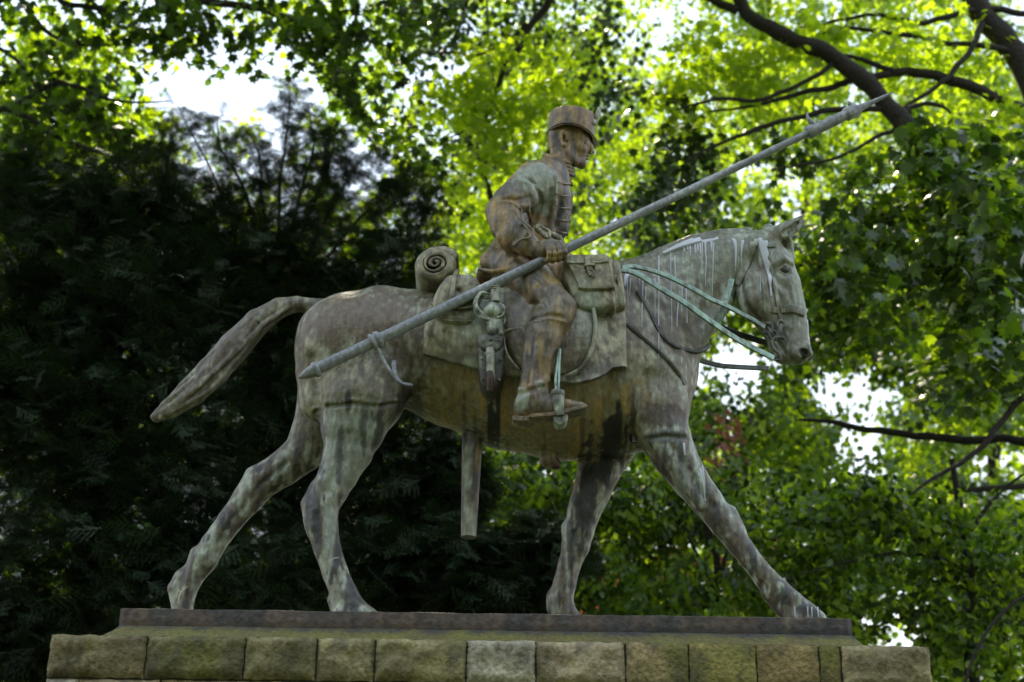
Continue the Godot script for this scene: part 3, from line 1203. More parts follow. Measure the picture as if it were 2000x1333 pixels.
	chain(f, [[1500, 1160, 13, 0.23], [1530, 1190, 16, 0.23], [1555, 1212, 22, 0.24], [1605, 1222, 14, 0.24]], 0.03)
	# the ledge where the thigh and the forearm were cast on
	relief(f, [[612, 800, 5], [640, 787, 5], [690, 782, 5], [740, 788, 5], [776, 782, 5]], 0.008, 0.012)
	relief(f, [[616, 806, 4], [642, 794, 4], [690, 789, 4], [738, 795, 4], [772, 789, 4]], -0.009, 0.008)
	relief(f, [[1262, 850, 6], [1300, 845, 6], [1338, 848, 6]], 0.010, 0.02)
	relief(f, [[1264, 858, 4], [1300, 853, 4], [1336, 856, 4]], -0.008, 0.012)
	# tendons
	relief(f, [[1412, 1046, 4], [1440, 1082, 3.5], [1474, 1122, 3.5], [1500, 1150, 3]], -0.008, 0.02)
	relief(f, [[1424, 1050, 4], [1456, 1092, 3.5], [1488, 1132, 3]], 0.006, 0.02)
	relief(f, [[618, 1005, 4], [626, 1050, 3.5], [638, 1095, 3], [650, 1130, 3]], -0.008, 0.02)
	relief(f, [[610, 985, 5], [600, 960, 4], [625, 915, 4]], -0.008, 0.03)
	relief(f, [[1122, 1040, 4], [1112, 1080, 3], [1098, 1130, 3]], -0.007, 0.02)
	relief(f, [[1320, 880, 5], [1356, 940, 5], [1392, 990, 4]], -0.010, 0.04)
	relief(f, [[1296, 880, 5], [1330, 935, 5], [1368, 990, 4]], 0.008, 0.04)
	relief(f, [[560, 905, 5], [510, 945, 4], [470, 1000, 4], [425, 1060, 4]], -0.009, 0.03)
	relief(f, [[680, 850, 6], [668, 900, 5], [640, 960, 4]], -0.009, 0.04)
	# sheath under the belly, flank
	chain(f, [[1072, 898, 18, 0.02], [1086, 908, 11, 0.02]], 0.02)
	# hollows: flank, behind the elbow, between the buttocks
	relief(f, [[790, 812, 12], [776, 850, 12]], -0.02, 0.06)
	relief(f, [[1250, 900, 7], [1236, 850, 6], [1238, 790, 5]], -0.012, 0.04)
	chain(f, [[584, 690, 10, 0.0], [590, 800, 22, 0.0], [600, 850, 26, 0.0]], 0.08, true)
	# lines of neck and breast
	relief(f, [[1222, 632, 4], [1262, 668, 4], [1310, 715, 4], [1338, 745, 4]], -0.006, 0.02)
	relief(f, [[1245, 575, 4], [1275, 620, 4], [1300, 665, 4], [1330, 690, 4]], -0.006, 0.02)
	relief(f, [[606, 700, 8], [618, 745, 6], [622, 790, 5]], -0.012, 0.05)
	relief(f, [[1268, 735, 14], [1250, 790, 12]], -0.012, 0.06)
	# dock of the tail and tail
	chain(f, [[655, 610, 28, 0.0, 0.9], [612, 598, 15, 0, 1.0], [580, 594, 15, 0], [545, 602, 20, 0], [503, 629, 26, 0, 0.9], [457, 678, 31, 0, 0.85], [415, 727, 31, 0, 0.8], [372, 768, 28, 0, 0.75], [330, 800, 19, 0, 0.7], [303, 817, 8, 0, 0.7]], 0.05)
	var strands := [[-0.7, 0.10], [-0.35, 0.19], [0.05, 0.22], [0.4, 0.20], [0.75, 0.10], [-0.55, 0.15], [0.22, 0.22], [-0.15, 0.22], [0.6, 0.15]]
	var axis := [[560, 597, 14], [503, 629, 26], [457, 678, 31], [415, 727, 31], [372, 768, 28], [330, 800, 19], [303, 817, 8]]
	for i in strands.size():
		var st: Array = strands[i]
		var pts := []
		for j in axis.size():
			var a: Array = axis[j]
			var o: float = st[0] + 0.22 * sin(j * 1.3 + i * 2.1)
			var lim := clampf(o, -0.85, 0.85)
			pts.append([a[0] + a[2] * lim * 0.75, a[1] + a[2] * lim * 0.66, 5.2, a[2] * 0.003 * 0.78 * sqrt(1.0 - lim * lim)])
		chain(f, pts, 0.012)
		if i % 2 == 0:
			for q in pts:
				q[0] += 5.0
				q[1] += 6.0
				q[2] = 3.8
				q[3] = q[3] * 1.08
			chain(f, pts, 0.008, true)
	return f

func head_field() -> Field:
	var f := Field.new()
	chain(f, [[1425, 512, 52, 0, 0.55], [1462, 494, 45, 0, 0.75]], 0.05)
	# skull, face, muzzle
	chain(f, [[1488, 492, 40, 0, 0.95], [1508, 520, 42, 0, 1.0], [1524, 558, 40, 0, 0.95], [1535, 600, 38, 0, 0.8], [1545, 640, 34, 0, 0.75], [1552, 672, 30, 0, 0.85], [1556, 686, 28, 0, 0.85]], 0.06)
	chain(f, [[1470, 555, 34, 0.05, 0.8], [1484, 592, 42, 0.05, 0.75], [1505, 625, 30, 0.03, 0.7], [1518, 660, 22, 0, 0.8], [1522, 690, 17, 0, 0.95], [1530, 697, 15, 0, 1.0]], 0.05)
	chain(f, [[1470, 555, 34, -0.05, 0.8], [1484, 592, 42, -0.05, 0.75], [1505, 625, 30, -0.03, 0.7]], 0.05)
	for s in [1.0, -1.0]:
		# cheek, cheekbone, brow, nostril
		chain(f, [[1482, 570, 36, 0.075 * s, 0.55], [1486, 595, 34, 0.075 * s, 0.5]], 0.03)
		if s > 0.0: relief(f, [[1500, 552, 8], [1530, 578, 7], [1546, 612, 5]], 0.012, 0.03, true)
		if s > 0.0: relief(f, [[1514, 515, 7], [1530, 507, 8], [1545, 515, 6]], 0.014, 0.02, true)
		if s > 0.0: relief(f, [[1534, 526, 13]], -0.022, 0.03, true)
		if s > 0.0: relief(f, [[1534, 527, 11]], 0.014, 0.006, true)
		if s > 0.0: relief(f, [[1521, 527, 2.5], [1534, 519, 3.2], [1546, 527, 2.5]], 0.006, 0.008, true)
		if s > 0.0: relief(f, [[1522, 531, 2.5], [1534, 538, 3], [1545, 531, 2.5]], 0.005, 0.008, true)
		chain(f, [[1557, 688, 14, 0.075 * s, 0.8], [1572, 680, 12, 0.07 * s, 0.8], [1578, 690, 10, 0.06 * s]], 0.02)
		if s > 0.0: relief(f, [[1569, 688, 9], [1574, 692, 7]], -0.022, 0.01, true)
		# veins and mouth
		if s > 0.0: relief(f, [[1545, 560, 3], [1552, 600, 3], [1548, 640, 3]], 0.005, 0.02, true)
		if s > 0.0: relief(f, [[1514, 660, 3.5], [1528, 680, 3.5], [1545, 703, 3.5]], -0.008, 0.012, true)
		if s > 0.0: relief(f, [[1444, 545, 6], [1452, 590, 6], [1480, 630, 5]], -0.012, 0.03, true)
	# chin and lower lip
	chain(f, [[1528, 700, 10, 0, 1.3], [1550, 704, 8, 0, 1.4]], 0.015)
	# ears
	for e in [[1.0, 0, 0, 0.075], [-1.0, 2, 8, -0.075]]:
		chain(f, [[1504 + e[1], 464 + e[2], 16, e[3], 0.9], [1530 + e[1], 451 + e[2], 15, e[3] * 1.15, 0.8], [1550 + e[1], 437 + e[2], 10, e[3] * 1.25, 0.8], [1569 + e[1], 422 + e[2], 2.5, e[3] * 1.2]], 0.03)
		chain(f, [[1534 + e[1], 456 + e[2], 7, e[3] + 0.045, 1.0], [1558 + e[1], 436 + e[2], 4, e[3] + 0.03]], 0.012, true)
	# forelock
	chain(f, [[1500, 452, 13, 0, 1.6], [1540, 478, 9, 0, 2.0], [1548, 505, 5, 0, 2.0]], 0.03)
	return f

func horse_details(horse: Node, f: Field, hf: Field) -> void:
	# support post that ends in the air under the belly
	var mb := MB.new()
	var a := PackedVector3Array()
	var r := PackedFloat32Array()
	for i in 13:
		var t := i / 12.0
		var p := W(lerpf(922.5, 915.0, t), lerpf(850.0, 1050.0, t), 0.0)
		a.append(p)
		r.append(lerpf(20.5, 15.0, t) * per_px(p))
	mb.tube(a, r, 20)
	bronze_part("support_post", mb, 0, horse, "tapered bronze post hanging below the belly, cut flat")
	# bridle
	var b := MB.new()
	strap_on(b, hf, [[1480, 452], [1468, 490], [1452, 530], [1440, 556]], 15, 0.012)
	strap_on(b, hf, [[1484, 456], [1487, 490], [1494, 560], [1499, 620], [1502, 634]], 12, 0.012)
	strap_on(b, hf, [[1494, 480], [1510, 540], [1520, 600], [1527, 632]], 8, 0.01)
	strap_on(b, hf, [[1476, 477], [1500, 480], [1528, 480], [1541, 486]], 9, 0.012)
	bronze_part("bridle", b, 0, horse)
	var nb := MB.new()
	strap_on(nb, hf, [[1523, 606], [1540, 604], [1560, 607], [1572, 613]], 16, 0.016)
	strap_on(nb, hf, [[1500, 604], [1512, 606], [1524, 606]], 12, 0.010)
	bronze_part("noseband", nb, 0, horse)
	var tl := MB.new()
	strap_on(tl, hf, [[1430, 556], [1426, 570]], 10, 0.012, 3)
	strap_free(tl, [[1430, 545, 0.17], [1420, 582, 0.18], [1410, 610, 0.17], [1403, 634, 0.15]], 11, 0.012)
	bronze_part("throat_strap", tl, 4, horse)
	# bit: rings, curb chain and S-shaped cheek
	var bit := MB.new()
	for q in [[1500, 641, 9, 0.12], [1526, 634, 7, 0.115], [1511, 655, 8, 0.12]]:
		var pts := []
		for i in 13:
			pts.append([q[0] + cos(TAU * i / 12) * q[2], q[1] + sin(TAU * i / 12) * q[2], q[3], 3.2])
		tube_px(bit, pts, 2, 8)
	tube_px(bit, [[1488, 648, 0.12, 2.5], [1496, 652, 0.12, 2.5], [1506, 650, 0.12, 2.5]], 4)
	tube_px(bit, [[1532, 662, 0.12, 3], [1518, 659, 0.125, 3.5], [1508, 668, 0.125, 3.5], [1512, 682, 0.125, 3.5], [1523, 692, 0.125, 3.5], [1524, 703, 0.125, 3], [1513, 704, 0.125, 2.5]], 6)
	tube_px(bit, [[1526, 634, 0.115, 4], [1522, 650, 0.12, 5], [1514, 664, 0.12, 4]], 4)
	tube_px(bit, [[1500, 641, 0.12, 4], [1508, 652, 0.12, 4]], 2)
	bronze_part("bit", bit, 5, horse)
	# reins: two verdigris bands on this side, the far ones beyond the neck
	var r1 := MB.new()
	strap_free(r1, [[1216, 523, 0.34], [1240, 521, 0.32], [1290, 534, 0.29], [1340, 557, 0.27], [1390, 585, 0.25], [1420, 598, 0.22], [1460, 619, 0.17], [1494, 639, 0.13]], 10, 0.014)
	bronze_part("rein", r1, 4, horse)
	var r2 := MB.new()
	strap_free(r2, [[1214, 527, 0.36], [1245, 535, 0.35], [1290, 563, 0.33], [1340, 593, 0.3], [1380, 622, 0.27], [1420, 650, 0.22], [1460, 674, 0.17], [1512, 700, 0.13]], 12, 0.014)
	bronze_part("rein", r2, 4, horse)
	var r3 := MB.new()
	strap_free(r3, [[1370, 610, -0.2], [1410, 640, -0.16], [1450, 655, -0.13], [1505, 672, -0.1]], 13, 0.014)
	bronze_part("rein", r3, 5, horse)
	var r4 := MB.new()
	strap_free(r4, [[1355, 700, -0.2], [1400, 713, -0.17], [1440, 717, -0.14], [1502, 720, -0.1]], 10, 0.014)
	bronze_part("rein", r4, 3, horse)
	# breast strap and martingale
	var bs := MB.new()
	strap_on(bs, f, [[1222, 632], [1250, 655], [1290, 690], [1325, 728], [1338, 752]], 6, 0.010)
	strap_on(bs, f, [[1244, 570], [1265, 600], [1290, 650], [1314, 674], [1330, 680]], 6, 0.011)
	strap_free(bs, [[1318, 676, 0.30], [1340, 684, 0.24], [1365, 686, 0.15], [1385, 675, 0.02]], 9, 0.02)
	bronze_part("breast_strap", bs, 5, horse)
	# white bird droppings on crest and forehead
	dropping = 0
	for q in [[1247, 522, 560], [1256, 545, 640], [1279, 545, 620], [1287, 500, 700], [1310, 494, 650], [1325, 580, 640], [1333, 555, 610], [1340, 560, 632], [1372, 470, 540], [1394, 475, 590], [1380, 500, 560], [1225, 540, 600], [1232, 545, 580], [1436, 450, 530], [1448, 470, 560], [1262, 560, 600], [1318, 500, 560]]:
		var w: float = 1.3 + 1.0 * absf(sin(q[0]))
		var o := sin(q[0] * 3.1) * 2.5
		drip(horse, f, [[q[0], q[1], w * 1.5], [q[0] + o * 0.4, lerpf(q[1], q[2], 0.4), w], [q[0] + o, lerpf(q[1], q[2], 0.75), w * 0.8], [q[0] + o, q[2], w * 0.45]])
	splash(horse, f, [[1296, 497, 4], [1322, 485, 7], [1348, 475, 10], [1372, 468, 12], [1394, 463, 13], [1412, 459, 8]])
	for q in [[1336, 492], [1348, 500], [1358, 495], [1368, 497], [1378, 505], [1390, 492], [1343, 488], [1363, 490]]:
		drip(horse, f, [[q[0], 472, 5], [q[0], 480, 3.5], [q[0] + 1, q[1], 2]])
	drip(horse, f, [[1425, 452, 10], [1435, 470, 8], [1438, 490, 4], [1437, 520, 2]])
	drip(horse, f, [[1455, 453, 12], [1452, 470, 5], [1448, 500, 2.5]])
	drip(horse, f, [[1226, 534, 12], [1222, 545, 7], [1221, 560, 2.5]])
	drip(horse, f, [[1368, 915, 3.5], [1374, 945, 3], [1378, 980, 1.5]])
	drip(horse, f, [[1372, 910, 2], [1376, 940, 2], [1378, 965, 1]])
	drip(horse, f, [[1336, 866, 6], [1337, 878, 4], [1338, 890, 2]])
	splash(horse, hf, [[1488, 453, 9], [1489, 460, 17], [1487, 468, 13], [1491, 477, 19], [1491, 486, 14], [1495, 497, 15], [1496, 507, 10], [1500, 518, 12], [1500, 530, 6], [1503, 545, 7], [1504, 560, 3], [1505, 580, 2]])
	drip(horse, hf, [[1485, 500, 3], [1486, 530, 2.5], [1486, 570, 1.6]])
	drip(horse, hf, [[1577, 625, 2], [1578, 640, 1.8], [1579, 665, 1.4]])
	drip(horse, hf, [[1447, 540, 4], [1448, 560, 3], [1447, 575, 1.6]])
	for q in [1553, 1578, 1586, 1598]:
		drip(horse, f, [[q, 1186, 2.5], [q, 1196, 2], [q + 1, 1206, 1.6]])
	# eye and nostril
	var ep := on(hf, 1535, 528)
	var em := SphereMesh.new()
	em.radius = 0.026
	em.height = 0.048
	em.radial_segments = 20
	em.rings = 12
	var ey := part("eye", em, M.eye, horse)
	ey.position = ep - ray(1535, 528) * -0.014 - horse.get_parent().position - horse.position

var dropping := 0
func splash(parent: Node, f: Field, pts: Array) -> void:
	var mb := MB.new()
	strap_on(mb, f, pts, 8.0, 0.016, 5)
	part("bird_dropping", mb.mesh(), M.dropping, parent)

# a rounded box given by a front outline in pixels, pushed back from z1 to z0
func pad(mb: MB, outline: Array, z1: float, z0: float, puff: float, inset := 0.16, smooth := 5) -> void:
	var v := PackedVector3Array()
	var mid := Vector3.ZERO
	for p in outline:
		var q := W(p[0], p[1], z1)
		v.append(q)
	v.append(v[0])
	# closed curve, counter-clockwise from outside
	var o := PackedVector3Array()
	var n := v.size() - 1
	for i in n:
		for s in smooth:
			o.append(v[i].cubic_interpolate(v[(i + 1) % n], v[(i + n - 1) % n], v[(i + 2) % n], float(s) / smooth))
	var area := 0.0
	for i in o.size():
		var j := (i + 1) % o.size()
		area += o[i].x * o[j].y - o[j].x * o[i].y
	if area < 0.0:
		o.reverse()
	for q in o:
		mid += q / o.size()
	var rows := []
	var ring := func(k: float, z: float) -> PackedVector3Array:
		var row := PackedVector3Array()
		for q in o:
			row.append(Vector3(mid.x + (q.x - mid.x) * k, mid.y + (q.y - mid.y) * k, z))
		return row
	rows.append(ring.call(0.92, z0))
	rows.append(ring.call(1.0, z0 + 0.02))
	rows.append(ring.call(1.0, lerpf(z0, z1, 0.5)))
	for s in [[1.0, 0.0], [0.985, 0.35], [0.95, 0.62], [0.9, 0.8], [0.8, 0.92], [0.6, 0.98], [0.3, 1.0], [0.0, 1.0]]:
		rows.append(ring.call(1.0 - (1.0 - s[0]) * inset / 0.16 if s[0] > 0.75 else s[0], z1 - puff + puff * s[1]))
	mb.grid(rows, true)

func saddle(root: Node, f: Field) -> void:
	var holder := Node3D.new()
	holder.name = "saddle"
	root.add_child(holder)
	holder.position = -Vector3(0, plate_top, 0)
	# rear half of the saddle cloth
	var c := MB.new()
	drape(c, f, [[[836, 606], [880, 590], [930, 580], [990, 570], [1030, 570]], [[829, 650], [880, 640], [930, 640], [985, 640], [1030, 640]], [[828, 692], [880, 708], [930, 722], [980, 734], [1030, 743]]], 0.05, 44, 34, 0.012, 0.016)
	# front half with its turned-up hem
	drape(c, f, [[[1085, 590], [1120, 585], [1160, 580], [1195, 580], [1219, 585]], [[1085, 650], [1120, 650], [1160, 650], [1195, 645], [1221, 640]], [[1087, 748], [1120, 752], [1160, 742], [1195, 725], [1223, 722]]], 0.05, 36, 40, 0.012, 0.022, 0.085)
	bronze_part("saddle_cloth", c, 2, holder)
	# flap between the leg and the cloth
	var fl := MB.new()
	drape(fl, f, [[[985, 585], [1060, 580], [1120, 585], [1158, 600]], [[985, 640], [1060, 640], [1120, 640], [1160, 640]], [[990, 680], [1060, 690], [1115, 695], [1152, 685]], [[1010, 722], [1050, 735], [1095, 738], [1132, 722]]], 0.095, 30, 26, 0.01)
	bronze_part("saddle_flap", fl, 0, holder)
	for e in [[[1159, 603, 0.565, 4.5], [1163, 640, 0.575, 4.5], [1156, 682, 0.58, 4.5], [1136, 718, 0.57, 4.5], [1104, 736, 0.56, 4.5]], [[984, 648, 0.56, 3.0], [1000, 644, 0.57, 3.5], [1024, 642, 0.57, 3.0]], [[983, 660, 0.55, 2.5], [992, 695, 0.56, 2.5], [1014, 722, 0.56, 2.5]]]:
		var rim := MB.new()
		tube_px(rim, e, 6)
		bronze_part("seam", rim, 2, holder)
	var seat := MB.new()
	var sf := Field.new()
	chain(sf, [[955, 550, 26, 0, 3.0], [1000, 560, 34, 0, 3.4], [1060, 565, 36, 0, 3.2], [1105, 535, 26, 0, 3.0]], 0.05)
	sf.fill(0.018)
	sf.net(seat)
	bronze_part("seat", seat, 1, holder)
	# rear bag with two straps
	var bag := MB.new()
	pad(bag, [[868, 536], [880, 530], [905, 528], [925, 531], [938, 545], [942, 566], [936, 590], [926, 604], [900, 606], [868, 606], [846, 603], [841, 590], [850, 562]], 0.56, 0.20, 0.10, 0.2)
	bronze_part("saddle_bag", bag, 2, holder, "rounded rear saddle bag behind the rider")
	var low := MB.new()
	pad(low, [[842, 596], [870, 602], [905, 603], [928, 600], [930, 618], [920, 631], [895, 633], [866, 626], [848, 614]], 0.545, 0.25, 0.09, 0.2)
	bronze_part("bag_bottom", low, 2, holder)
	var bst := MB.new()
	strap_free(bst, [[893, 529, 0.45], [889, 540, 0.545], [884, 565, 0.572], [881, 590, 0.57], [880, 603, 0.56]], 9, 0.02)
	tube_px(bst, [[840, 592, 0.50, 2.6], [866, 600, 0.565, 2.6], [900, 602, 0.57, 2.6], [928, 598, 0.56, 2.6]], 4)
	for y in [622, 627]:
		tube_px(bst, [[852, y - 8, 0.50, 2], [880, y, 0.54, 2], [922, y, 0.53, 2]], 4)
	bronze_part("strap", bst, 2, holder)
	# bedroll across the croup
	var br := MB.new()
	var a := W(850, 513, 0.46)
	var b := a + Vector3(0.02, 0.0, -0.92)
	var u := 40.0 * per_px(a)
	var rows := []
	for k in [[0.60, 0.0], [0.84, -0.004], [0.95, -0.02], [1.0, -0.05], [1.02, -0.3], [1.0, -0.6], [1.0, -0.92]]:
		var row := PackedVector3Array()
		for i in 40:
			var g := TAU * i / 40
			var rr: float = u * k[0] * (1.0 + 0.03 * sin(g * 2.0 + 0.6) + 0.012 * sin(g * 7.0 + k[1] * 9.0))
			row.append(a + Vector3(cos(g) * rr, sin(g) * rr * 0.97, k[1]))
		rows.append(row)
	rows.reverse()
	br.grid(rows, true)
	# the rolled end: a spiral of cloth
	var sp := PackedVector3Array()
	var sr := PackedFloat32Array()
	for i in 120:
		var t := i / 119.0
		var g := t * TAU * 3.2 + 0.6
		var rr := u * lerpf(0.86, 0.05, t) * (1.0 + 0.05 * sin(g * 2.0) + 0.03 * sin(g * 0.7))
		sp.append(a + Vector3(cos(g) * rr, sin(g) * rr * 0.92, -0.012 + 0.010 * t))
		sr.append(u * (0.085 + 0.02 * sin(g * 1.7)))
	br.tube(sp, sr, 8, true, 0.8)
	# loose outer fold on top
	var fold := []
	for k in [[0.0, -0.03], [0.55, -0.028], [0.9, -0.036], [1.0, -0.06], [1.0, -0.3], [1.0, -0.6], [1.0, -0.9]]:
		var row := PackedVector3Array()
		for i in 36:
			var g := TAU * i / 36
			row.append(a + Vector3(u * 0.22 + cos(g) * u * 0.88 * k[0], u * 0.62 + sin(g) * u * 0.50 * k[0], k[1]))
		fold.append(row)
	fold.reverse()
	br.grid(fold, true)
	bronze_part("bedroll", br, 2, holder, "rolled blanket tied behind the saddle, showing its spiral end")
	# front bags
	var fb := MB.new()
	pad(fb, [[1182, 512], [1196, 500], [1210, 508], [1217, 540], [1224, 580], [1222, 598], [1208, 604], [1180, 600]], 0.50, 0.15, 0.06, 0.2)
	pad(fb, [[1100, 512], [1112, 500], [1190, 499], [1198, 515], [1201, 560], [1205, 588], [1198, 600], [1165, 604], [1135, 602], [1122, 590], [1108, 552]], 0.585, 0.2, 0.06, 0.14, 6)
	bronze_part("front_bag", fb, 2, holder, "square leather holster bag in front of the rider")
	var lid := MB.new()
	pad(lid, [[1104, 508], [1112, 497], [1150, 496], [1187, 497], [1193, 512], [1199, 550], [1200, 562], [1165, 564], [1132, 563], [1128, 552], [1112, 520]], 0.612, 0.5, 0.02, 0.06, 6)
	bronze_part("bag_lid", lid, 2, holder)
	var ls := MB.new()
	tube_px(ls, [[1108, 513, 0.612, 2.3], [1150, 514, 0.616, 2.3], [1189, 511, 0.612, 2.3]], 3)
	strap_free(ls, [[1147, 500, 0.605], [1149, 514, 0.618], [1152, 526, 0.62], [1156, 538, 0.62]], 12, 0.02, 3)
	strap_free(ls, [[1142, 519, 0.625], [1162, 518, 0.625]], 5, 0.02, 2)
	tube_px(ls, [[1150, 527, 0.628, 2.4], [1158, 529, 0.628, 2.4], [1161, 537, 0.628, 2.0], [1155, 541, 0.628, 2.0]], 3)
	bronze_part("buckle", ls, 2, holder)
	# stirrup leather and iron
	var sl := MB.new()
	tube_px(sl, [[1093, 682, 0.63, 2.6], [1089, 710, 0.66, 2.6], [1085, 745, 0.69, 2.6], [1087, 770, 0.70, 2.6]], 4)
	tube_px(sl, [[1094, 682, 0.64, 2.6], [1092, 720, 0.67, 2.6], [1091, 768, 0.70, 2.6]], 4)
	bronze_part("stirrup_leather", sl, 4, holder)
	var si := MB.new()
	tube_px(si, [[1089, 764, 0.70, 12], [1089, 766, 0.70, 14], [1090, 773, 0.70, 14], [1090, 774, 0.70, 12], [1090, 776, 0.70, 12.5], [1090, 786, 0.70, 12.5], [1091, 788, 0.70, 11], [1093, 800, 0.70, 10], [1095, 813, 0.70, 8]], 1, 18)
	tube_px(si, [[1078, 800, 0.60, 3], [1084, 812, 0.62, 4], [1095, 820, 0.66, 8], [1106, 813, 0.62, 4], [1108, 798, 0.60, 3]], 4)
	pad(si, [[1081, 808], [1095, 804], [1108, 806], [1109, 818], [1103, 828], [1092, 830], [1083, 824]], 0.705, 0.60, 0.02, 0.1, 4)
	bronze_part("stirrup", si, 7, holder)
	sabre(root)

func sabre(root: Node) -> void:
	var holder := Node3D.new()
	holder.name = "sabre"
	root.add_child(holder)
	holder.position = -Vector3(0, plate_top, 0)
	var z := 0.60
	var g := MB.new()
	# wound grip
	tube_px(g, [[966, 548, z - 0.06, 8], [967, 556, z - 0.04, 10], [966, 575, z - 0.01, 9.5], [967, 592, z, 11]], 4, 14)
	for i in 9:
		var y := 557.0 + i * 4.2
		tube_px(g, [[955.5, y + 1, z - 0.025, 1.5], [966, y + 2, z + 0.018, 1.5], [977, y, z - 0.025, 1.5]], 3, 6)
	bronze_part("grip", g, 2, holder)
	var h := MB.new()
	var hf := Field.new()
	chain(hf, [[961, 606, 18, z + 0.01, 0.9], [976, 604, 12, z, 0.9]], 0.02)
	chain(hf, [[962, 632, 11, z, 0.9], [960, 648, 9, z, 0.9]], 0.02)
	chain(hf, [[975, 630, 7, z], [978, 650, 6, z]], 0.01)
	hf.noise = nz
	hf.rough = 0.002
	hf.fill(0.007)
	hf.net(h)
	bronze_part("pommel", h, 7, holder)
	var gd := MB.new()
	for o in [0.0, 1.0, 2.0]:
		tube_px(gd, [[955 - o, 575 + o * 4, z, 3], [940 - o * 3, 572 + o * 4, z + 0.02 - o * 0.02, 3.2], [930 - o * 1.5, 588, z + 0.03 - o * 0.025, 3.6], [933 - o * 2, 604 + o * 3, z + 0.03 - o * 0.02, 3.8], [945, 614 + o * 4, z + 0.02, 4], [962, 619 + o * 3, z + 0.01, 4]], 6)
	tube_px(gd, [[975, 592, z, 3], [984, 604, z + 0.01, 3.5], [980, 618, z + 0.01, 3.5], [962, 622, z + 0.01, 4]], 5)
	tube_px(gd, [[982, 614, z, 2], [986, 624, z, 2], [984, 633, z, 2], [979, 636, z, 2]], 4)
	bronze_part("guard", gd, 7, holder)
	# leather frog and scabbard
	var fr := MB.new()
	pad(fr, [[936, 654], [958, 648], [982, 652], [983, 668], [976, 682], [958, 686], [940, 680], [933, 668]], z + 0.005, 0.40, 0.03, 0.2)
	bronze_part("frog", fr, 5, holder)
	var sc := MB.new()
	pad(sc, [[934, 672], [958, 678], [984, 670], [985, 700], [981, 738], [968, 758], [956, 761], [944, 756], [936, 735], [933, 700]], z - 0.012, 0.40, 0.045, 0.25)
	bronze_part("scabbard_flap", sc, 5, holder)
	var sb := MB.new()
	tube_px(sb, [[957, 682, z, 8.5], [958, 700, z + 0.005, 9], [958, 735, z + 0.005, 8.5], [957, 757, z - 0.005, 7.5]], 3, 14)
	tube_px(sb, [[957, 690, z + 0.002, 10], [957, 694, z + 0.002, 10]], 1, 14)
	for q in [[944, 664], [972, 664], [958, 672], [940, 700], [978, 702], [941, 742], [975, 742]]:
		tube_px(sb, [[q[0], q[1], z - 0.02, 3.2], [q[0], q[1], z + 0.012, 2.2]], 1, 8)
	bronze_part("scabbard", sb, 2, holder)
	var rt := MB.new()
	tube_px(rt, [[957, 727, z + 0.012, 7.5], [957, 742, z + 0.012, 8], [957, 764, z - 0.004, 7.5]], 3, 12)
	rt.col = Color(0.070, 0.030, 0.017)
	for i in rt.c.size():
		rt.c[i] = rt.col * (1.0 + 0.4 * nz.get_noise_3dv(rt.v[i] * 20.0))
	part("scabbard_tip", rt.mesh(), M.bronze, holder, "rust-brown tip of the scabbard")

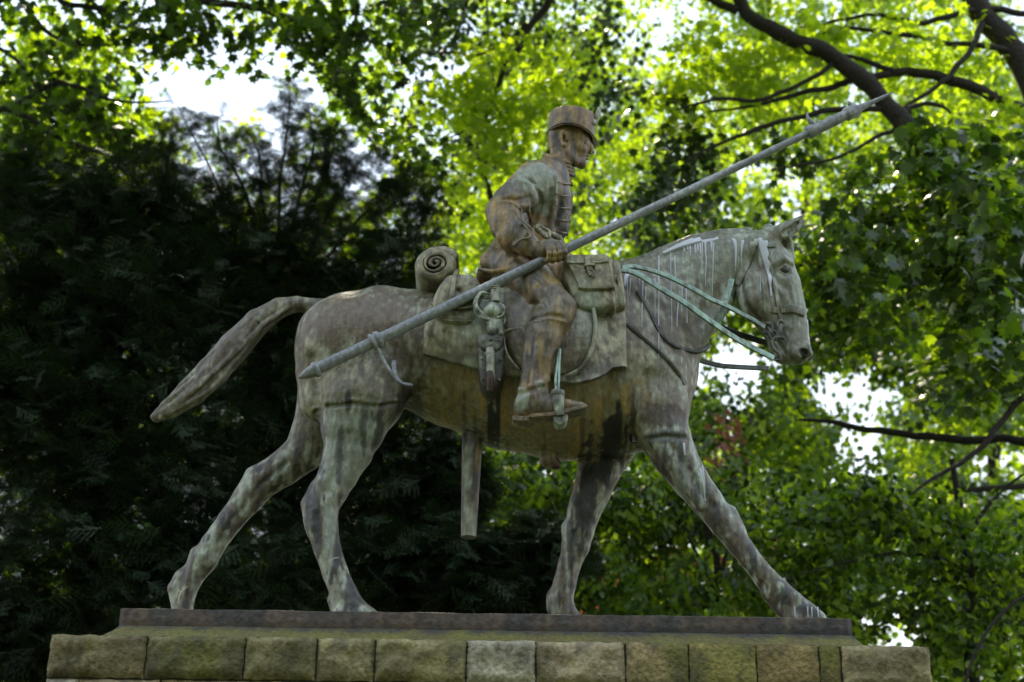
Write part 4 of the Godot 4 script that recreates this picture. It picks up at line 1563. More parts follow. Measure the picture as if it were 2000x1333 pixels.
func body_field() -> Field:
	var f := Field.new()
	# trunk
	chain(f, [[1022, 528, 40, 0, 1.7], [1040, 480, 44, 0, 1.5], [1056, 440, 46, 0, 1.45], [1070, 395, 46, 0, 1.6], [1074, 360, 40, 0, 1.9], [1084, 338, 22, 0, 2.3]], 0.07)
	chain(f, [[1082, 400, 32, 0.05, 1.4], [1090, 440, 22, 0, 1.5]], 0.06)
	# jacket skirt
	chain(f, [[990, 470, 22, 0.16, 0.8], [962, 512, 24, 0.26, 0.7], [1000, 512, 26, 0.34, 0.6], [1045, 500, 26, 0.36, 0.6]], 0.06)
	chain(f, [[936, 527, 4, 0.36], [965, 531, 5, 0.42], [1005, 524, 5, 0.46], [1040, 512, 5, 0.46]], 0.02)
	# collar base
	chain(f, [[1090, 322, 25, 0, 1.05], [1084, 340, 30, 0, 1.2]], 0.03)
	for s in [1.0, -1.0]:
		chain(f, [[1056, 348, 32, 0.2 * s], [1048, 358, 34, 0.27 * s]], 0.06)
	# near arm: upper arm, elbow, forearm with its full sleeve
	chain(f, [[1044, 352, 38, 0.28], [1020, 374, 36, 0.34], [994, 396, 33, 0.39], [979, 414, 29, 0.42]], 0.06)
	chain(f, [[979, 416, 28, 0.42], [990, 440, 33, 0.46], [1010, 462, 32, 0.50], [1030, 480, 23, 0.54], [1044, 488, 17, 0.56]], 0.04)
	# far arm
	chain(f, [[1050, 355, 36, -0.28], [1030, 400, 32, -0.36], [1040, 440, 28, -0.34], [1085, 480, 20, -0.2]], 0.05)
	# folds of the sleeve
	relief(f, [[984, 394, 5], [1006, 400, 5], [1030, 403, 4], [1036, 430, 4]], 0.01, 0.02)
	relief(f, [[980, 388, 4], [1010, 392, 3.5], [1035, 385, 3]], -0.012, 0.02)
	relief(f, [[1004, 418, 4], [1020, 440, 4.5], [1034, 452, 4], [1028, 466, 4], [1005, 478, 4]], 0.01, 0.012)
	relief(f, [[1012, 412, 3], [1030, 438, 3], [1042, 452, 3]], -0.008, 0.012)
	relief(f, [[1030, 348, 3], [1052, 372, 3.5], [1058, 400, 3.5], [1045, 425, 4]], -0.012, 0.03)
	relief(f, [[1006, 352, 3], [1026, 356, 3], [1046, 366, 3], [1056, 372, 3]], 0.006, 0.012)
	# folds of the jacket front
	relief(f, [[1083, 345, 5], [1086, 380, 5], [1080, 420, 5], [1072, 455, 5]], 0.012, 0.03)
	relief(f, [[1076, 372, 4], [1070, 410, 4], [1062, 445, 4]], -0.012, 0.03)
	relief(f, [[1092, 360, 4], [1094, 400, 4], [1086, 440, 4]], -0.01, 0.03)
	relief(f, [[968, 480, 4], [1000, 500, 4], [1040, 505, 4]], -0.014, 0.03)
	relief(f, [[975, 465, 6], [995, 492, 6], [1030, 503, 5]], 0.012, 0.03)
	# near thigh, knee, boot
	chain(f, [[1004, 528, 44, 0.28], [1040, 552, 42, 0.42], [1068, 578, 37, 0.52], [1092, 603, 31, 0.58]], 0.05)
	chain(f, [[1096, 604, 29, 0.58], [1090, 622, 30, 0.59]], 0.04)
	chain(f, [[1020, 560, 20, 0.40], [1035, 600, 16, 0.48]], 0.06)
	chain(f, [[1070, 628, 35, 0.59], [1060, 665, 36, 0.60], [1051, 705, 32, 0.60], [1045, 740, 28, 0.60], [1042, 762, 29, 0.60], [1038, 785, 30, 0.60]], 0.05)
	# boot top edge and creases
	relief(f, [[1034, 634, 4], [1050, 627, 5], [1075, 622, 5], [1100, 628, 4]], 0.008, 0.012)
	relief(f, [[1034, 627, 4], [1050, 620, 4], [1075, 615, 4], [1100, 620, 4]], -0.008, 0.015)
	relief(f, [[1016, 760, 5], [1035, 757, 6], [1058, 750, 6], [1070, 742, 5]], 0.01, 0.025)
	relief(f, [[1014, 785, 5], [1035, 770, 5], [1062, 764, 6]], 0.012, 0.03)
	relief(f, [[1016, 772, 4], [1035, 764, 4], [1060, 757, 4]], -0.012, 0.02)
	relief(f, [[1036, 650, 5], [1030, 700, 5], [1024, 745, 4]], -0.01, 0.05)
	# foot
	chain(f, [[1024, 800, 21, 0.59], [1050, 796, 26, 0.61], [1080, 797, 22, 0.63], [1110, 797, 16, 0.64, 1.3], [1136, 795, 9, 0.65, 1.6]], 0.04)
	# creases at the knee and the back of it
	relief(f, [[1072, 600, 4], [1062, 580, 4], [1050, 560, 3]], -0.014, 0.03)
	relief(f, [[1042, 606, 6], [1056, 600, 6], [1068, 590, 4]], 0.012, 0.03)
	relief(f, [[1040, 595, 4], [1058, 590, 4]], -0.012, 0.02)
	relief(f, [[1010, 500, 4], [1050, 540, 4], [1074, 570, 4]], -0.012, 0.03)
	# far thigh
	chain(f, [[1010, 528, 44, -0.28], [1060, 565, 38, -0.48], [1090, 605, 30, -0.56], [1060, 680, 34, -0.58], [1045, 770, 26, -0.58], [1120, 800, 16, -0.6]], 0.05)
	return f

func rider(root: Node) -> void:
	stains.clear()
	stain(1050, 352, 0.4, 52, 44, PALE * 0.9, 0.85, 0.35)
	stain(1108, 395, 0.2, 14, 70, DARK * 1.5, 0.75, 0.7)
	stain(1095, 440, 0.2, 12, 40, DARK * 1.5, 0.7, 0.6)
	stain(1100, 320, 0.1, 40, 18, DARK * 2.0, 0.6, 0.6)
	stain(1020, 800, 0.5, 14, 26, PALE * 1.1, 0.75, 0.5)
	stain(1052, 775, 0.5, 7, 10, PALE * 1.1, 0.7, 0.3)
	stain(1030, 735, 0.5, 12, 44, DARK * 2.0, 0.7, 0.6)
	stain(1080, 545, 0.5, 22, 36, OCHRE * 1.2, 0.6, 0.5)
	stain(1085, 650, 0.5, 16, 50, OCHRE * 0.8, 0.45, 0.6)
	stain(1115, 590, 0.5, 12, 26, PALE * 0.8, 0.6, 0.5)
	var mb := done("rider").mb
	mb.join(done("hand").mb)
	var body := bronze_part("rider", mb, 1, root, "seated soldier in a short jacket and tall boots, looking ahead and down")
	var hm := done("rider_head").mb
	stains.clear()
	stain(1120, 300, 0.05, 6, 34, DARK * 2.0, 0.65, 0.6)
	stain(1086, 285, 0.05, 11, 26, DARK * 1.9, 0.7, 0.6)
	stain(1134, 288, 0.05, 4, 18, OCHRE * 0.9, 0.6, 0.5)
	bronze_part("head", hm, 5 if false else 1, body)
	stains.clear()
	cap(body)
	# jacket details: collar, frogging and buttons down the front, cuff braid
	var c := MB.new()
	for k in [[-2.0, 26.0], [5.0, 27.0], [12.0, 29.5], [19.0, 33.0]]:
		var pts := []
		for i in 21:
			var g := TAU * i / 20
			pts.append([1091.0 - k[0] * 0.15 + cos(g) * k[1] + 0.0, 314.0 + k[0] + cos(g) * 9.0 + 0.0, sin(g) * 0.098, 4.6])
		tube_px(c, pts, 2, 8)
	bronze_part("collar", c, 1, body)
	var fr := MB.new()
	for i in 5:
		var y := 360.0 + i * 24.0
		var xe := 1116.0 + 3.0 * sin(i * 0.9) - i * 2.0
		var n := W(xe, y, 0.04)
		tube_px(fr, [[xe - 2, y, 0.04, 3.5], [xe + 1, y, 0.04, 5.0], [xe + 3, y, 0.04, 4.0]], 2, 8)
		tube_px(fr, [[1085, y - 6, 0.27, 1.1], [1098, y - 2, 0.25, 1.1], [xe - 4, y - 1, 0.14, 2.4], [xe - 1, y, 0.05, 2.4]], 4, 6)
	bronze_part("frogging", fr, 1, body)
	var cu := MB.new()
	var cf := Field.new()
	chain(cf, [[1052, 446, 9, 0.36], [1066, 456, 10, 0.38], [1070, 462, 7, 0.40]], 0.015)
	chain(cf, [[1078, 458, 6, 0.34], [1092, 466, 6, 0.33], [1097, 472, 5, 0.33]], 0.01)
	for i in 4:
		chain(cf, [[1050.0 + i * 6, 440.0 + i * 4, 2.5, 0.39 + i * 0.006], [1056.0 + i * 5, 462.0 + i * 2, 2.5, 0.43]], 0.006, true)
		chain(cf, [[1076.0 + i * 6, 452.0 + i * 3, 2, 0.37], [1080.0 + i * 5, 468.0 + i * 2, 2, 0.38]], 0.006, true)
	cf.fill(0.0065)
	cf.net(cu)
	bronze_part("gauntlet", cu, 2, body)
	var bt := MB.new()
	for q in [[1015, 408], [1030, 457], [1026, 462]]:
		tube_px(bt, [[q[0], q[1], 0.55, 3.2], [q[0], q[1], 0.625, 2.6]], 1, 8)
	tube_px(bt, [[1008, 402, 0.56, 2.4], [1018, 410, 0.59, 2.4], [1018, 426, 0.625, 2.4], [1030, 440, 0.635, 2.4], [1040, 452, 0.63, 2.4], [1036, 464, 0.635, 2.4], [1018, 468, 0.645, 2.4], [1004, 480, 0.62, 2.4]], 5, 6)
	bronze_part("cuff_edge", bt, 1, body)
	# boot sole
	var so := MB.new()
	pad(so, [[1002, 812], [1022, 813], [1041, 811], [1042, 816], [1040, 821], [1022, 823], [1003, 821]], 0.675, 0.545, 0.01, 0.05, 4)
	bronze_part("boot_heel", so, 1, body)
	so = MB.new()
	pad(so, [[1036, 809], [1062, 807], [1086, 803], [1116, 796], [1140, 789], [1148, 792], [1142, 797], [1116, 804], [1088, 811], [1062, 813], [1036, 815]], 0.715, 0.60, 0.01, 0.05, 5)
	bronze_part("boot_sole", so, 1, body)

func hand_field() -> Field:
	# fist closed over the lance: palm, four bent fingers, thumb along the shaft
	var f := Field.new()
	var z := 0.60
	chain(f, [[1038, 486, 16, 0.555], [1052, 487, 15, 0.57, 0.9]], 0.02)
	chain(f, [[1052, 487, 15, 0.57, 0.9], [1068, 486, 15, z, 1.0], [1086, 487, 12, z, 1.2]], 0.02)
	chain(f, [[1062, 494, 11, z - 0.02, 1.4], [1090, 492, 9, z - 0.03, 1.4]], 0.02)
	var xs := [1069.0, 1080.0, 1090.5, 1100.0]
	var ln := [511.0, 511.5, 509.0, 506.0]
	for i in 4:
		var x: float = xs[i]
		var top := 482.0 - i * 0.6
		chain(f, [[x - 9, top - 1, 5.2, z + 0.005], [x - 2, top - 2, 5.2, z + 0.035], [x + 2.5, top + 5, 5.0, z + 0.055], [x + 4, (top + ln[i]) * 0.5, 4.8, z + 0.062], [x + 3, ln[i] - 5, 4.7, z + 0.045], [x - 1, ln[i] - 1, 4.6, z + 0.01], [x - 3, ln[i] - 5, 4.2, z - 0.025]], 0.003)
	chain(f, [[1058, 476, 7, z + 0.01], [1076, 473, 6.5, z - 0.01], [1092, 475, 5.5, z - 0.03], [1104, 480, 4.6, z - 0.03]], 0.012)
	return f

func face_field() -> Field:
	var f := Field.new()
	chain(f, [[1088, 345, 30, 0, 1.1], [1097, 318, 24, 0, 1.0], [1102, 295, 26, 0, 1.0]], 0.03)          # neck
	chain(f, [[1108, 264, 37, 0, 0.82], [1118, 262, 35, 0, 0.82]], 0.04)                           # skull
	chain(f, [[1128, 276, 25, 0, 0.95], [1130, 292, 21, 0, 0.95], [1132, 306, 16, 0, 0.95]], 0.03)  # face
	chain(f, [[1108, 300, 14, 0.045, 0.9], [1122, 315, 10, 0.04, 1.0], [1136, 320, 8.5, 0, 1.3]], 0.02)
	chain(f, [[1108, 300, 14, -0.045, 0.9], [1122, 315, 10, -0.04, 1.0], [1136, 320, 8.5, 0, 1.3]], 0.02)
	chain(f, [[1137, 318, 6.5, 0, 1.5]], 0.012)                                                   # chin
	chain(f, [[1151, 276, 3.0, 0.0], [1155, 288, 3.6, 0.0], [1157.5, 297, 4.2, 0.0]], 0.012)             # nose
	for s in [1.0, -1.0]:
		chain(f, [[1154, 299, 2.8, 0.012 * s]], 0.006)
		chain(f, [[1149, 271, 3.2, 0.015 * s], [1146, 271, 3.4, 0.038 * s], [1138, 274, 3, 0.062 * s]], 0.012)   # brow
		if s > 0.0: relief(f, [[1146, 280, 5]], -0.012, 0.012, true)
		if s > 0.0: relief(f, [[1143.5, 280, 4.6]], 0.009, 0.003, true)
		if s > 0.0: relief(f, [[1141, 283, 1.2], [1148, 282.6, 1.3], [1149, 281, 1]], 0.003, 0.004, true)
		chain(f, [[1138, 291, 6.5, 0.048 * s, 0.8]], 0.02)                                            # cheekbone
		if s > 0.0: relief(f, [[1150, 301, 1.4], [1142, 309, 1.6]], -0.003, 0.01, true)
		# ear
		if s > 0.0: relief(f, [[1100, 282, 5], [1097, 270, 5.5], [1100, 260, 5.6], [1107, 262, 4.8], [1107, 273, 4.0]], 0.020, 0.005, true)
		if s > 0.0: relief(f, [[1102, 267, 3.0], [1102, 277, 2.6]], -0.018, 0.005, true)
		if s > 0.0: relief(f, [[1102, 283, 4]], 0.01, 0.006, true)
	chain(f, [[1147.5, 304.5, 2.3, 0.014], [1148.5, 304.5, 2.6, 0.0], [1147.5, 304.5, 2.3, -0.014]], 0.006)   # lips
	chain(f, [[1146, 310, 2.8, 0.013], [1147, 310.5, 3.0, 0.0], [1146, 310, 2.8, -0.013]], 0.006)
	chain(f, [[1144.5, 307, 1.0, 0.030], [1149.5, 307.4, 1.0, 0.0], [1144.5, 307, 1.0, -0.030]], 0.004, true)
	chain(f, [[1146, 314.5, 2.2, 0.016], [1148, 314.5, 2.2, -0.016]], 0.010, true)
	# cropped hair at the nape
	chain(f, [[1080, 268, 10, 0, 2.0], [1083, 288, 9, 0, 2.0]], 0.03)
	return f

func cap(body: Node) -> void:
	var mb := MB.new()
	var z := 0.0
	var c0 := W(1115, 264, 0)
	var up := (W(1118, 229, 0) - c0)
	var h := up.length()
	up = up / h
	var right := Vector3(up.y, -up.x, 0)
	var s := per_px(c0)
	var rows := []
	# open below; the rim dips in front and behind and rises over the ear
	for k in [[-0.06, 0.90, 1.0], [-0.16, 0.96, 1.0], [-0.10, 0.985, 1.0], [0.2, 0.995, 0.4], [0.6, 1.0, 0.1], [0.92, 1.0, 0.0], [1.02, 0.965, 0.0], [1.07, 0.85, 0.0], [1.10, 0.5, 0.0], [1.11, 0.01, 0.0]]:
		var row := PackedVector3Array()
		for i in 48:
			var g := TAU * i / 48
			var rr: float = 46.5 * s * k[1] * (1.0 + 0.006 * sin(g * 9.0 + k[0] * 5.0))
			var dip: float = (cos(g) * 2.5 + cos(2.0 * g) * 3.0) * s * k[2]
			row.append(c0 + right * cos(g) * rr - Vector3(0, 0, sin(g) * rr * 0.92) + up * (h * k[0] - dip))
		rows.append(row)
	mb.grid(rows, true, true)
	# band
	var band := PackedVector3Array()
	var br := PackedFloat32Array()
	for i in 49:
		var g := TAU * i / 48
		band.append(c0 + right * cos(g) * 46.6 * s - Vector3(0, 0, sin(g) * 46.6 * s * 0.92) - up * (h * 0.05 + (cos(g) * 2.5 + cos(2.0 * g) * 3.0) * s))
		br.append(1.3 * s)
	mb.tube(band, br, 6, false)
	stain(1105, 235, 0.1, 30, 30, DARK * 2.2, 0.65, 0.7)
	bronze_part("cap", mb, 1, body, "tall round fur cap")
	var pm := MB.new()
	tube_px(pm, [[1164, 238, 0.03, 4], [1167, 228, 0.03, 5.5], [1169, 218, 0.03, 5], [1169, 210, 0.03, 2.0]], 4, 10, 1.3)
	tube_px(pm, [[1159, 236, 0.05, 5], [1160, 240, 0.055, 7], [1161, 245, 0.05, 5]], 3, 10)
	bronze_part("plume", pm, 2, body)
	stains.clear()

func lance(root: Node) -> void:
	var holder := Node3D.new()
	holder.name = "lance"
	root.add_child(holder)
	holder.position = -Vector3(0, plate_top, 0)
	holder.set_meta("label", "long grey lance held low across the horse, point up ahead")
	var zb := 0.66
	var zt := 0.42
	var ax := func(t: float, r: float) -> Array:
		return [lerpf(583.0, 1745.0, t), lerpf(738.5, 180.0, t), lerpf(zb, zt, t), r]
	var s := MB.new()
	var pts := []
	for i in 25:
		var t := lerpf(0.022, 0.868, i / 24.0)
		pts.append(ax.call(t, lerpf(11.8, 6.8, i / 24.0)))
	tube_px(s, pts, 1, 20)
	bronze_part("shaft", s, 3, holder)
	var b := MB.new()
	tube_px(b, [ax.call(-0.001, 1.0), ax.call(0.004, 5.0), ax.call(0.013, 9.5), ax.call(0.024, 12.5), ax.call(0.026, 15.5), ax.call(0.031, 16.0), ax.call(0.033, 13.5)], 2, 18)
	bronze_part("butt", b, 3, holder, "pointed butt of the lance")
	var c := MB.new()
	tube_px(c, [ax.call(0.122, 13.5), ax.call(0.1225, 17), ax.call(0.126, 17.5), ax.call(0.1265, 15), ax.call(0.130, 15), ax.call(0.131, 17.5), ax.call(0.136, 17.5), ax.call(0.138, 14)], 1, 20)
	bronze_part("collar_ring", c, 3, holder)
	var sl := MB.new()
	strap_free(sl, [[733, 672, 0.64], [742, 690, 0.62], [752, 710, 0.61], [764, 728, 0.60], [776, 744, 0.60]], 6, 0.02)
	strap_free(sl, [[769, 706, 0.58], [769, 722, 0.60], [774, 738, 0.61], [786, 750, 0.61], [804, 753, 0.57]], 9, 0.018, 6, Vector3(0.3, 0.8, 0.8))
	bronze_part("sling", sl, 3, holder, "bent metal arm-sling hanging from the lance")
	var h := MB.new()
	tube_px(h, [ax.call(0.856, 8), ax.call(0.857, 13), ax.call(0.866, 13.5), ax.call(0.867, 11.5), ax.call(0.90, 11), ax.call(0.920, 10), ax.call(0.921, 13.5), ax.call(0.938, 13), ax.call(0.940, 8.0), ax.call(0.955, 6.0), ax.call(0.975, 3.8), ax.call(0.992, 2.4), ax.call(1.0, 0.5)], 1, 18)
	bronze_part("spearhead", h, 3, holder, "tapered spear point with its socket")
	var hk := MB.new()
	tube_px(hk, [[1592, 246, 0.45, 7], [1584, 238, 0.46, 5], [1578, 229, 0.46, 3.4], [1577, 220, 0.46, 1.2]], 4, 8)
	bronze_part("pennon_hook", hk, 3, holder)
	hk = MB.new()
	tube_px(hk, [[1662, 206, 0.44, 5], [1658, 200, 0.45, 3.5], [1665, 203, 0.44, 2.5]], 3, 8)
	bronze_part("pennon_hook", hk, 3, holder)

# ---- leaves
func maple_leaf(size: float, curl: float) -> ArrayMesh:
	var mb := MB.new()
	var half := [[90.0, 1.0], [76.0, 0.62], [62.0, 0.60], [50.0, 0.86], [36.0, 0.48], [20.0, 0.46], [4.0, 0.62], [-20.0, 0.34], [-58.0, 0.30]]
	var pts := PackedVector3Array()
	for h in half:
		pts.append(Vector3(cos(deg_to_rad(h[0])), sin(deg_to_rad(h[0])), 0) * h[1])
	for i in range(half.size() - 1, 0, -1):
		pts.append(pts[i] * Vector3(-1, 1, 1))
	var c := mb.add(Vector3(0, 0.36, 0) * size, Vector3(0, 0, 1))
	for p in pts:
		var q := p
		q.z = -curl * (q.x * q.x * 0.9 + maxf(q.y, 0.0) * q.y * 0.5)
		q.y += 0.36
		mb.add(q * size, Vector3(curl * 1.8 * q.x, curl * q.y * 0.6, 1).normalized())
	var n := pts.size()
	for i in n:
		mb.tri(c, c + 1 + i, c + 1 + (i + 1) % n)
	# stalk
	mb.tri(mb.add(Vector3(-0.012, -0.55, 0.02) * size, Vector3(0, 0, 1)), mb.add(Vector3(0, 0.36, 0) * size, Vector3(0, 0, 1)), mb.add(Vector3(0.012, -0.55, 0.02) * size, Vector3(0, 0, 1)))
	return mb.mesh()

func twig_of(leaf: ArrayMesh, n: int, length: float, seed_: int) -> ArrayMesh:
	# a leafy twig: leaves in pairs along a thin stalk, all of a level
	var r := RandomNumberGenerator.new()
	r.seed = seed_
	var st := SurfaceTool.new()
	st.begin(Mesh.PRIMITIVE_TRIANGLES)
	for i in n:
		var t := (i + 0.7) / n
		var side := -1.0 if i % 2 == 0 else 1.0
		var a := side * r.randf_range(0.5, 1.2) * (1.0 - 0.6 * t)
		var b := Basis(Vector3(0, 0, 1), -a) * Basis(Vector3(1, 0, 0), r.randf_range(-0.75, 0.1)) * Basis(Vector3(0, 1, 0), r.randf_range(-0.5, 0.5))
		st.append_from(leaf, 0, Transform3D(b.scaled(Vector3.ONE * r.randf_range(0.7, 1.15)), Vector3(side * 0.05, length * (t - 0.5), r.randf_range(-0.03, 0.03))))
	var m := st.commit()
	return m

func oval_leaf(size: float) -> ArrayMesh:
	var mb := MB.new()
	var l := [[0.0, 0.0, 0.0], [0.28, 0.25, -0.05], [0.36, 0.55, -0.09], [0.2, 0.85, -0.14], [0.0, 1.05, -0.22]]
	for k in l:
		mb.add(Vector3(k[0], k[1], k[2]) * size, Vector3(0.25, 0.15, 1).normalized())
	for k in [l[3], l[2], l[1]]:
		mb.add(Vector3(-k[0], k[1], k[2]) * size, Vector3(-0.25, 0.15, 1).normalized())
	var c := mb.add(Vector3(0, 0.5, 0.0) * size, Vector3(0, 0.1, 1))
	for i in 8:
		mb.tri(c, (i + 1) % 8, i)
	return mb.mesh()

func yew_spray(size: float, seed_: int) -> ArrayMesh:
	# a flat twig: stems with two rows of needles
	var mb := MB.new()
	var r := RandomNumberGenerator.new()
	r.seed = seed_
	var stem := func(a: Vector3, d: Vector3, len: float, n: int) -> void:
		var side := d.cross(Vector3(0, 0, 1)).normalized()
		mb.tri(mb.add(a - side * 0.004, Vector3(0, 0, 1)), mb.add(a + d * len, Vector3(0, 0, 1)), mb.add(a + side * 0.004, Vector3(0, 0, 1)))
		for i in n:
			var t := (i + 0.5) / n
			for s in [-1.0, 1.0]:
				var p := a + d * len * t
				var q: Vector3 = (side * s + d * r.randf_range(0.35, 0.8)).normalized() * size * 0.115 * (1.0 - 0.45 * t) * r.randf_range(0.8, 1.2)
				q.z += r.randf_range(-0.012, 0.006)
				var w := d * 0.0042
				var nn := Vector3(r.randf_range(-0.3, 0.3), r.randf_range(-0.3, 0.3), 1).normalized()
				var i0 := mb.add(p - w, nn)
				mb.add(p + q * 0.6 - w * 0.9, nn)
				mb.add(p + q, nn)
				mb.add(p + q * 0.6 + w * 0.9, nn)
				mb.tri(i0, i0 + 2, i0 + 1)
				mb.tri(i0, i0 + 3, i0 + 2)
	stem.call(Vector3.ZERO, Vector3(0, 1, 0), size, 17)
	for k in 5:
		var t := 0.12 + 0.17 * k
		for s in [-1.0, 1.0]:
			var d := Vector3(s * r.randf_range(0.7, 1.0), r.randf_range(0.7, 1.1), r.randf_range(-0.35, 0.05)).normalized()
			stem.call(Vector3(0, size * t, -0.01), d, size * (0.58 - 0.42 * t) * r.randf_range(0.7, 1.2), 9)
	return mb.mesh()

# where leaves grow: [px, py, z, half width px, half height px, half depth m, share]
func scatter(blobs: Array, count: int, holes: Array, gap: float, freq: float, seed_: int, hz := 0.0) -> PackedVector3Array:
	var r := RandomNumberGenerator.new()
	r.seed = seed_
	var total := 0.0
	var boxes := []
	for b in blobs:
		var c := W(b[0], b[1], b[2])
		var s := per_px(c)
		var share: float = b[3] * b[4] * s * s * (b[6] if b.size() > 6 else 1.0)
		total += share
		boxes.append([c, Vector3(b[3] * s, b[4] * s, b[5]), share])
	var gaps := []
	for h in holes:
		var c := W(h[0], h[1], hz if hz < 0.0 else h[2])
		var s := per_px(c)
		gaps.append([c, h[3] * s, h[4] * s])
	var out := PackedVector3Array()
	for b in boxes:
		var n := int(count * b[2] / total)
		var c: Vector3 = b[0]
		var e: Vector3 = b[1]
		for i in n:
			var d := Vector3(r.randfn(), r.randfn(), r.randfn()).normalized() * pow(r.randf(), 0.42)
			var p := c + d * e
			if nz.get_noise_3dv(p * freq) + 0.35 * nz2.get_noise_3dv(p * freq * 3.1) < gap:
				continue
			var open := false
			for h in gaps:
				var hc: Vector3 = h[0]
				var qx: float = (p.x - hc.x) / h[1]
				var qy: float = (p.y - hc.y) / h[2]
				if qx * qx + qy * qy < 1.0 + 0.9 * nz.get_noise_3dv(p * 2.2):
					open = true
					break
			if not open:
				out.append(p)
	return out

func leaf_turn(r: RandomNumberGenerator, droop: float) -> Basis:
	# a leaf that mostly looks up and hangs its tip
	var n := Vector3(r.randfn(0.0, 0.55), 1.0, r.randfn(0.0, 0.55)).normalized()
	var a := r.randf() * TAU
	var t := Vector3(cos(a), -droop * r.randf_range(0.2, 1.4), sin(a)).normalized()
	var x := t.cross(n).normalized()
	return Basis(x, t, x.cross(t))

func foliage(parent: Node, called: String, mesh: Mesh, mat: Material, pts: PackedVector3Array, seed_: int, lo := 0.75, hi := 1.25, droop := 0.8, hang := false) -> void:
	if pts.is_empty():
		return
	var r := RandomNumberGenerator.new()
	r.seed = seed_
	var mm := MultiMesh.new()
	mm.transform_format = MultiMesh.TRANSFORM_3D
	mm.mesh = mesh
	mm.instance_count = pts.size()
	for i in pts.size():
		var b := leaf_turn(r, droop)
		if hang:
			var a := r.randf() * TAU
			var t := Vector3(cos(a), r.randf_range(-0.9, 0.35), sin(a)).normalized()
			var n := Vector3(r.randfn(0.0, 0.5), 1.0, r.randfn(0.0, 0.5)).normalized()
			var x := t.cross(n).normalized()
			b = Basis(x, t, x.cross(t))
		mm.set_instance_transform(i, Transform3D(b.scaled(Vector3.ONE * r.randf_range(lo, hi)), pts[i] - parent.position))
	var o := MultiMeshInstance3D.new()
	o.name = fresh(called, parent)
	o.multimesh = mm
	o.material_override = mat
	parent.add_child(o)
	o.set_meta("kind", "stuff")

func branch(parent: Node, called: String, pts: Array, sides := 9, label := "") -> void:
	# pts: [px, py, z, radius px]
	var mb := MB.new()
	var v := PackedVector3Array()
	var r := PackedVector3Array()
	for p in pts:
		var w := W(p[0], p[1], p[2])
		v.append(w - parent.position)
		r.append(Vector3(p[3] * 0.86 * per_px(w), 0, 0))
	v = spline(v, 6)
	r = spline(r, 6)
	var rr := PackedFloat32Array()
	for i in r.size():
		rr.append(maxf(0.003, r[i].x * (1.0 + 0.14 * nz.get_noise_3dv(v[i] * 2.5))))
		v[i] += Vector3(nz.get_noise_3dv(v[i] * 1.7), nz.get_noise_3dv(v[i] * 1.7 + Vector3(9, 0, 0)), nz.get_noise_3dv(v[i] * 1.7 + Vector3(0, 9, 0))) * minf(rr[i] * 1.2, 0.05)
	mb.tube(v, rr, sides)
	part(called, mb.mesh(), M.bark, parent, label)

func trunk(parent: Node, base: Vector3, pts: Array, r0: float) -> void:
	# from the ground up to points [px, py, z, radius px]
	var mb := MB.new()
	var v := PackedVector3Array([Vector3(0, -0.1, 0), Vector3(0, 0.5, 0)])
	var r := PackedVector3Array([Vector3(r0 * 1.5, 0, 0), Vector3(r0 * 1.1, 0, 0)])
	for p in pts:
		var w := W(p[0], p[1], p[2])
		v.append(w - parent.position)
		r.append(Vector3(p[3] * per_px(w), 0, 0))
	v = spline(v, 8)
	r = spline(r, 8)
	var rr := PackedFloat32Array()
	for i in r.size():
		rr.append(maxf(0.004, r[i].x * (1.0 + 0.1 * nz.get_noise_3dv(v[i] * 2.0))))
	mb.tube(v, rr, 14)
	part("trunk", mb.mesh(), M.bark, parent)

func leaf_mat(albedo: Color, through: Color, rough := 0.55) -> StandardMaterial3D:
	var m := std(albedo.linear_to_srgb(), rough)
	m.backlight_enabled = true
	m.backlight = through
	m.cull_mode = BaseMaterial3D.CULL_DISABLED
	return m

func tree(called: String, label: String, px: float, py: float, z: float) -> Node3D:
	var p := W(px, py, z)
	return thing(called, label, "tree", Vector3(p.x, 0.0, p.z), "trees round the monument")

func woods() -> void:
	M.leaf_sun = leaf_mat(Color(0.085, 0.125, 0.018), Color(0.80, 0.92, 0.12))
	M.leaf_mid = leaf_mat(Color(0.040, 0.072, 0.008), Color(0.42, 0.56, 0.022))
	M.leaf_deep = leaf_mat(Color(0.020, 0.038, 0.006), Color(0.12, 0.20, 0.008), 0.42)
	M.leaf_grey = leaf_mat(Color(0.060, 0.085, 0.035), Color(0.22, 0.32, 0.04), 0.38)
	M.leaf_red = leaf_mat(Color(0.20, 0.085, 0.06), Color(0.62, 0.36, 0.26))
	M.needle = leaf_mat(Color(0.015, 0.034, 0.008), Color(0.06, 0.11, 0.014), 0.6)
	var big := maple_leaf(0.125, 0.25)
	var med := maple_leaf(0.112, 0.35)
	var oval := oval_leaf(0.13)
	var med_twig := twig_of(med, 7, 0.5, 3)
	far_trees(med, oval, med_twig, twig_of(oval, 9, 0.4, 4))
	yews()
	left_maple(big, med)
	right_maple(big, med)
	lower_right(med, oval)
	canopy(big)
	across_the_lawn()
	caught_twigs()

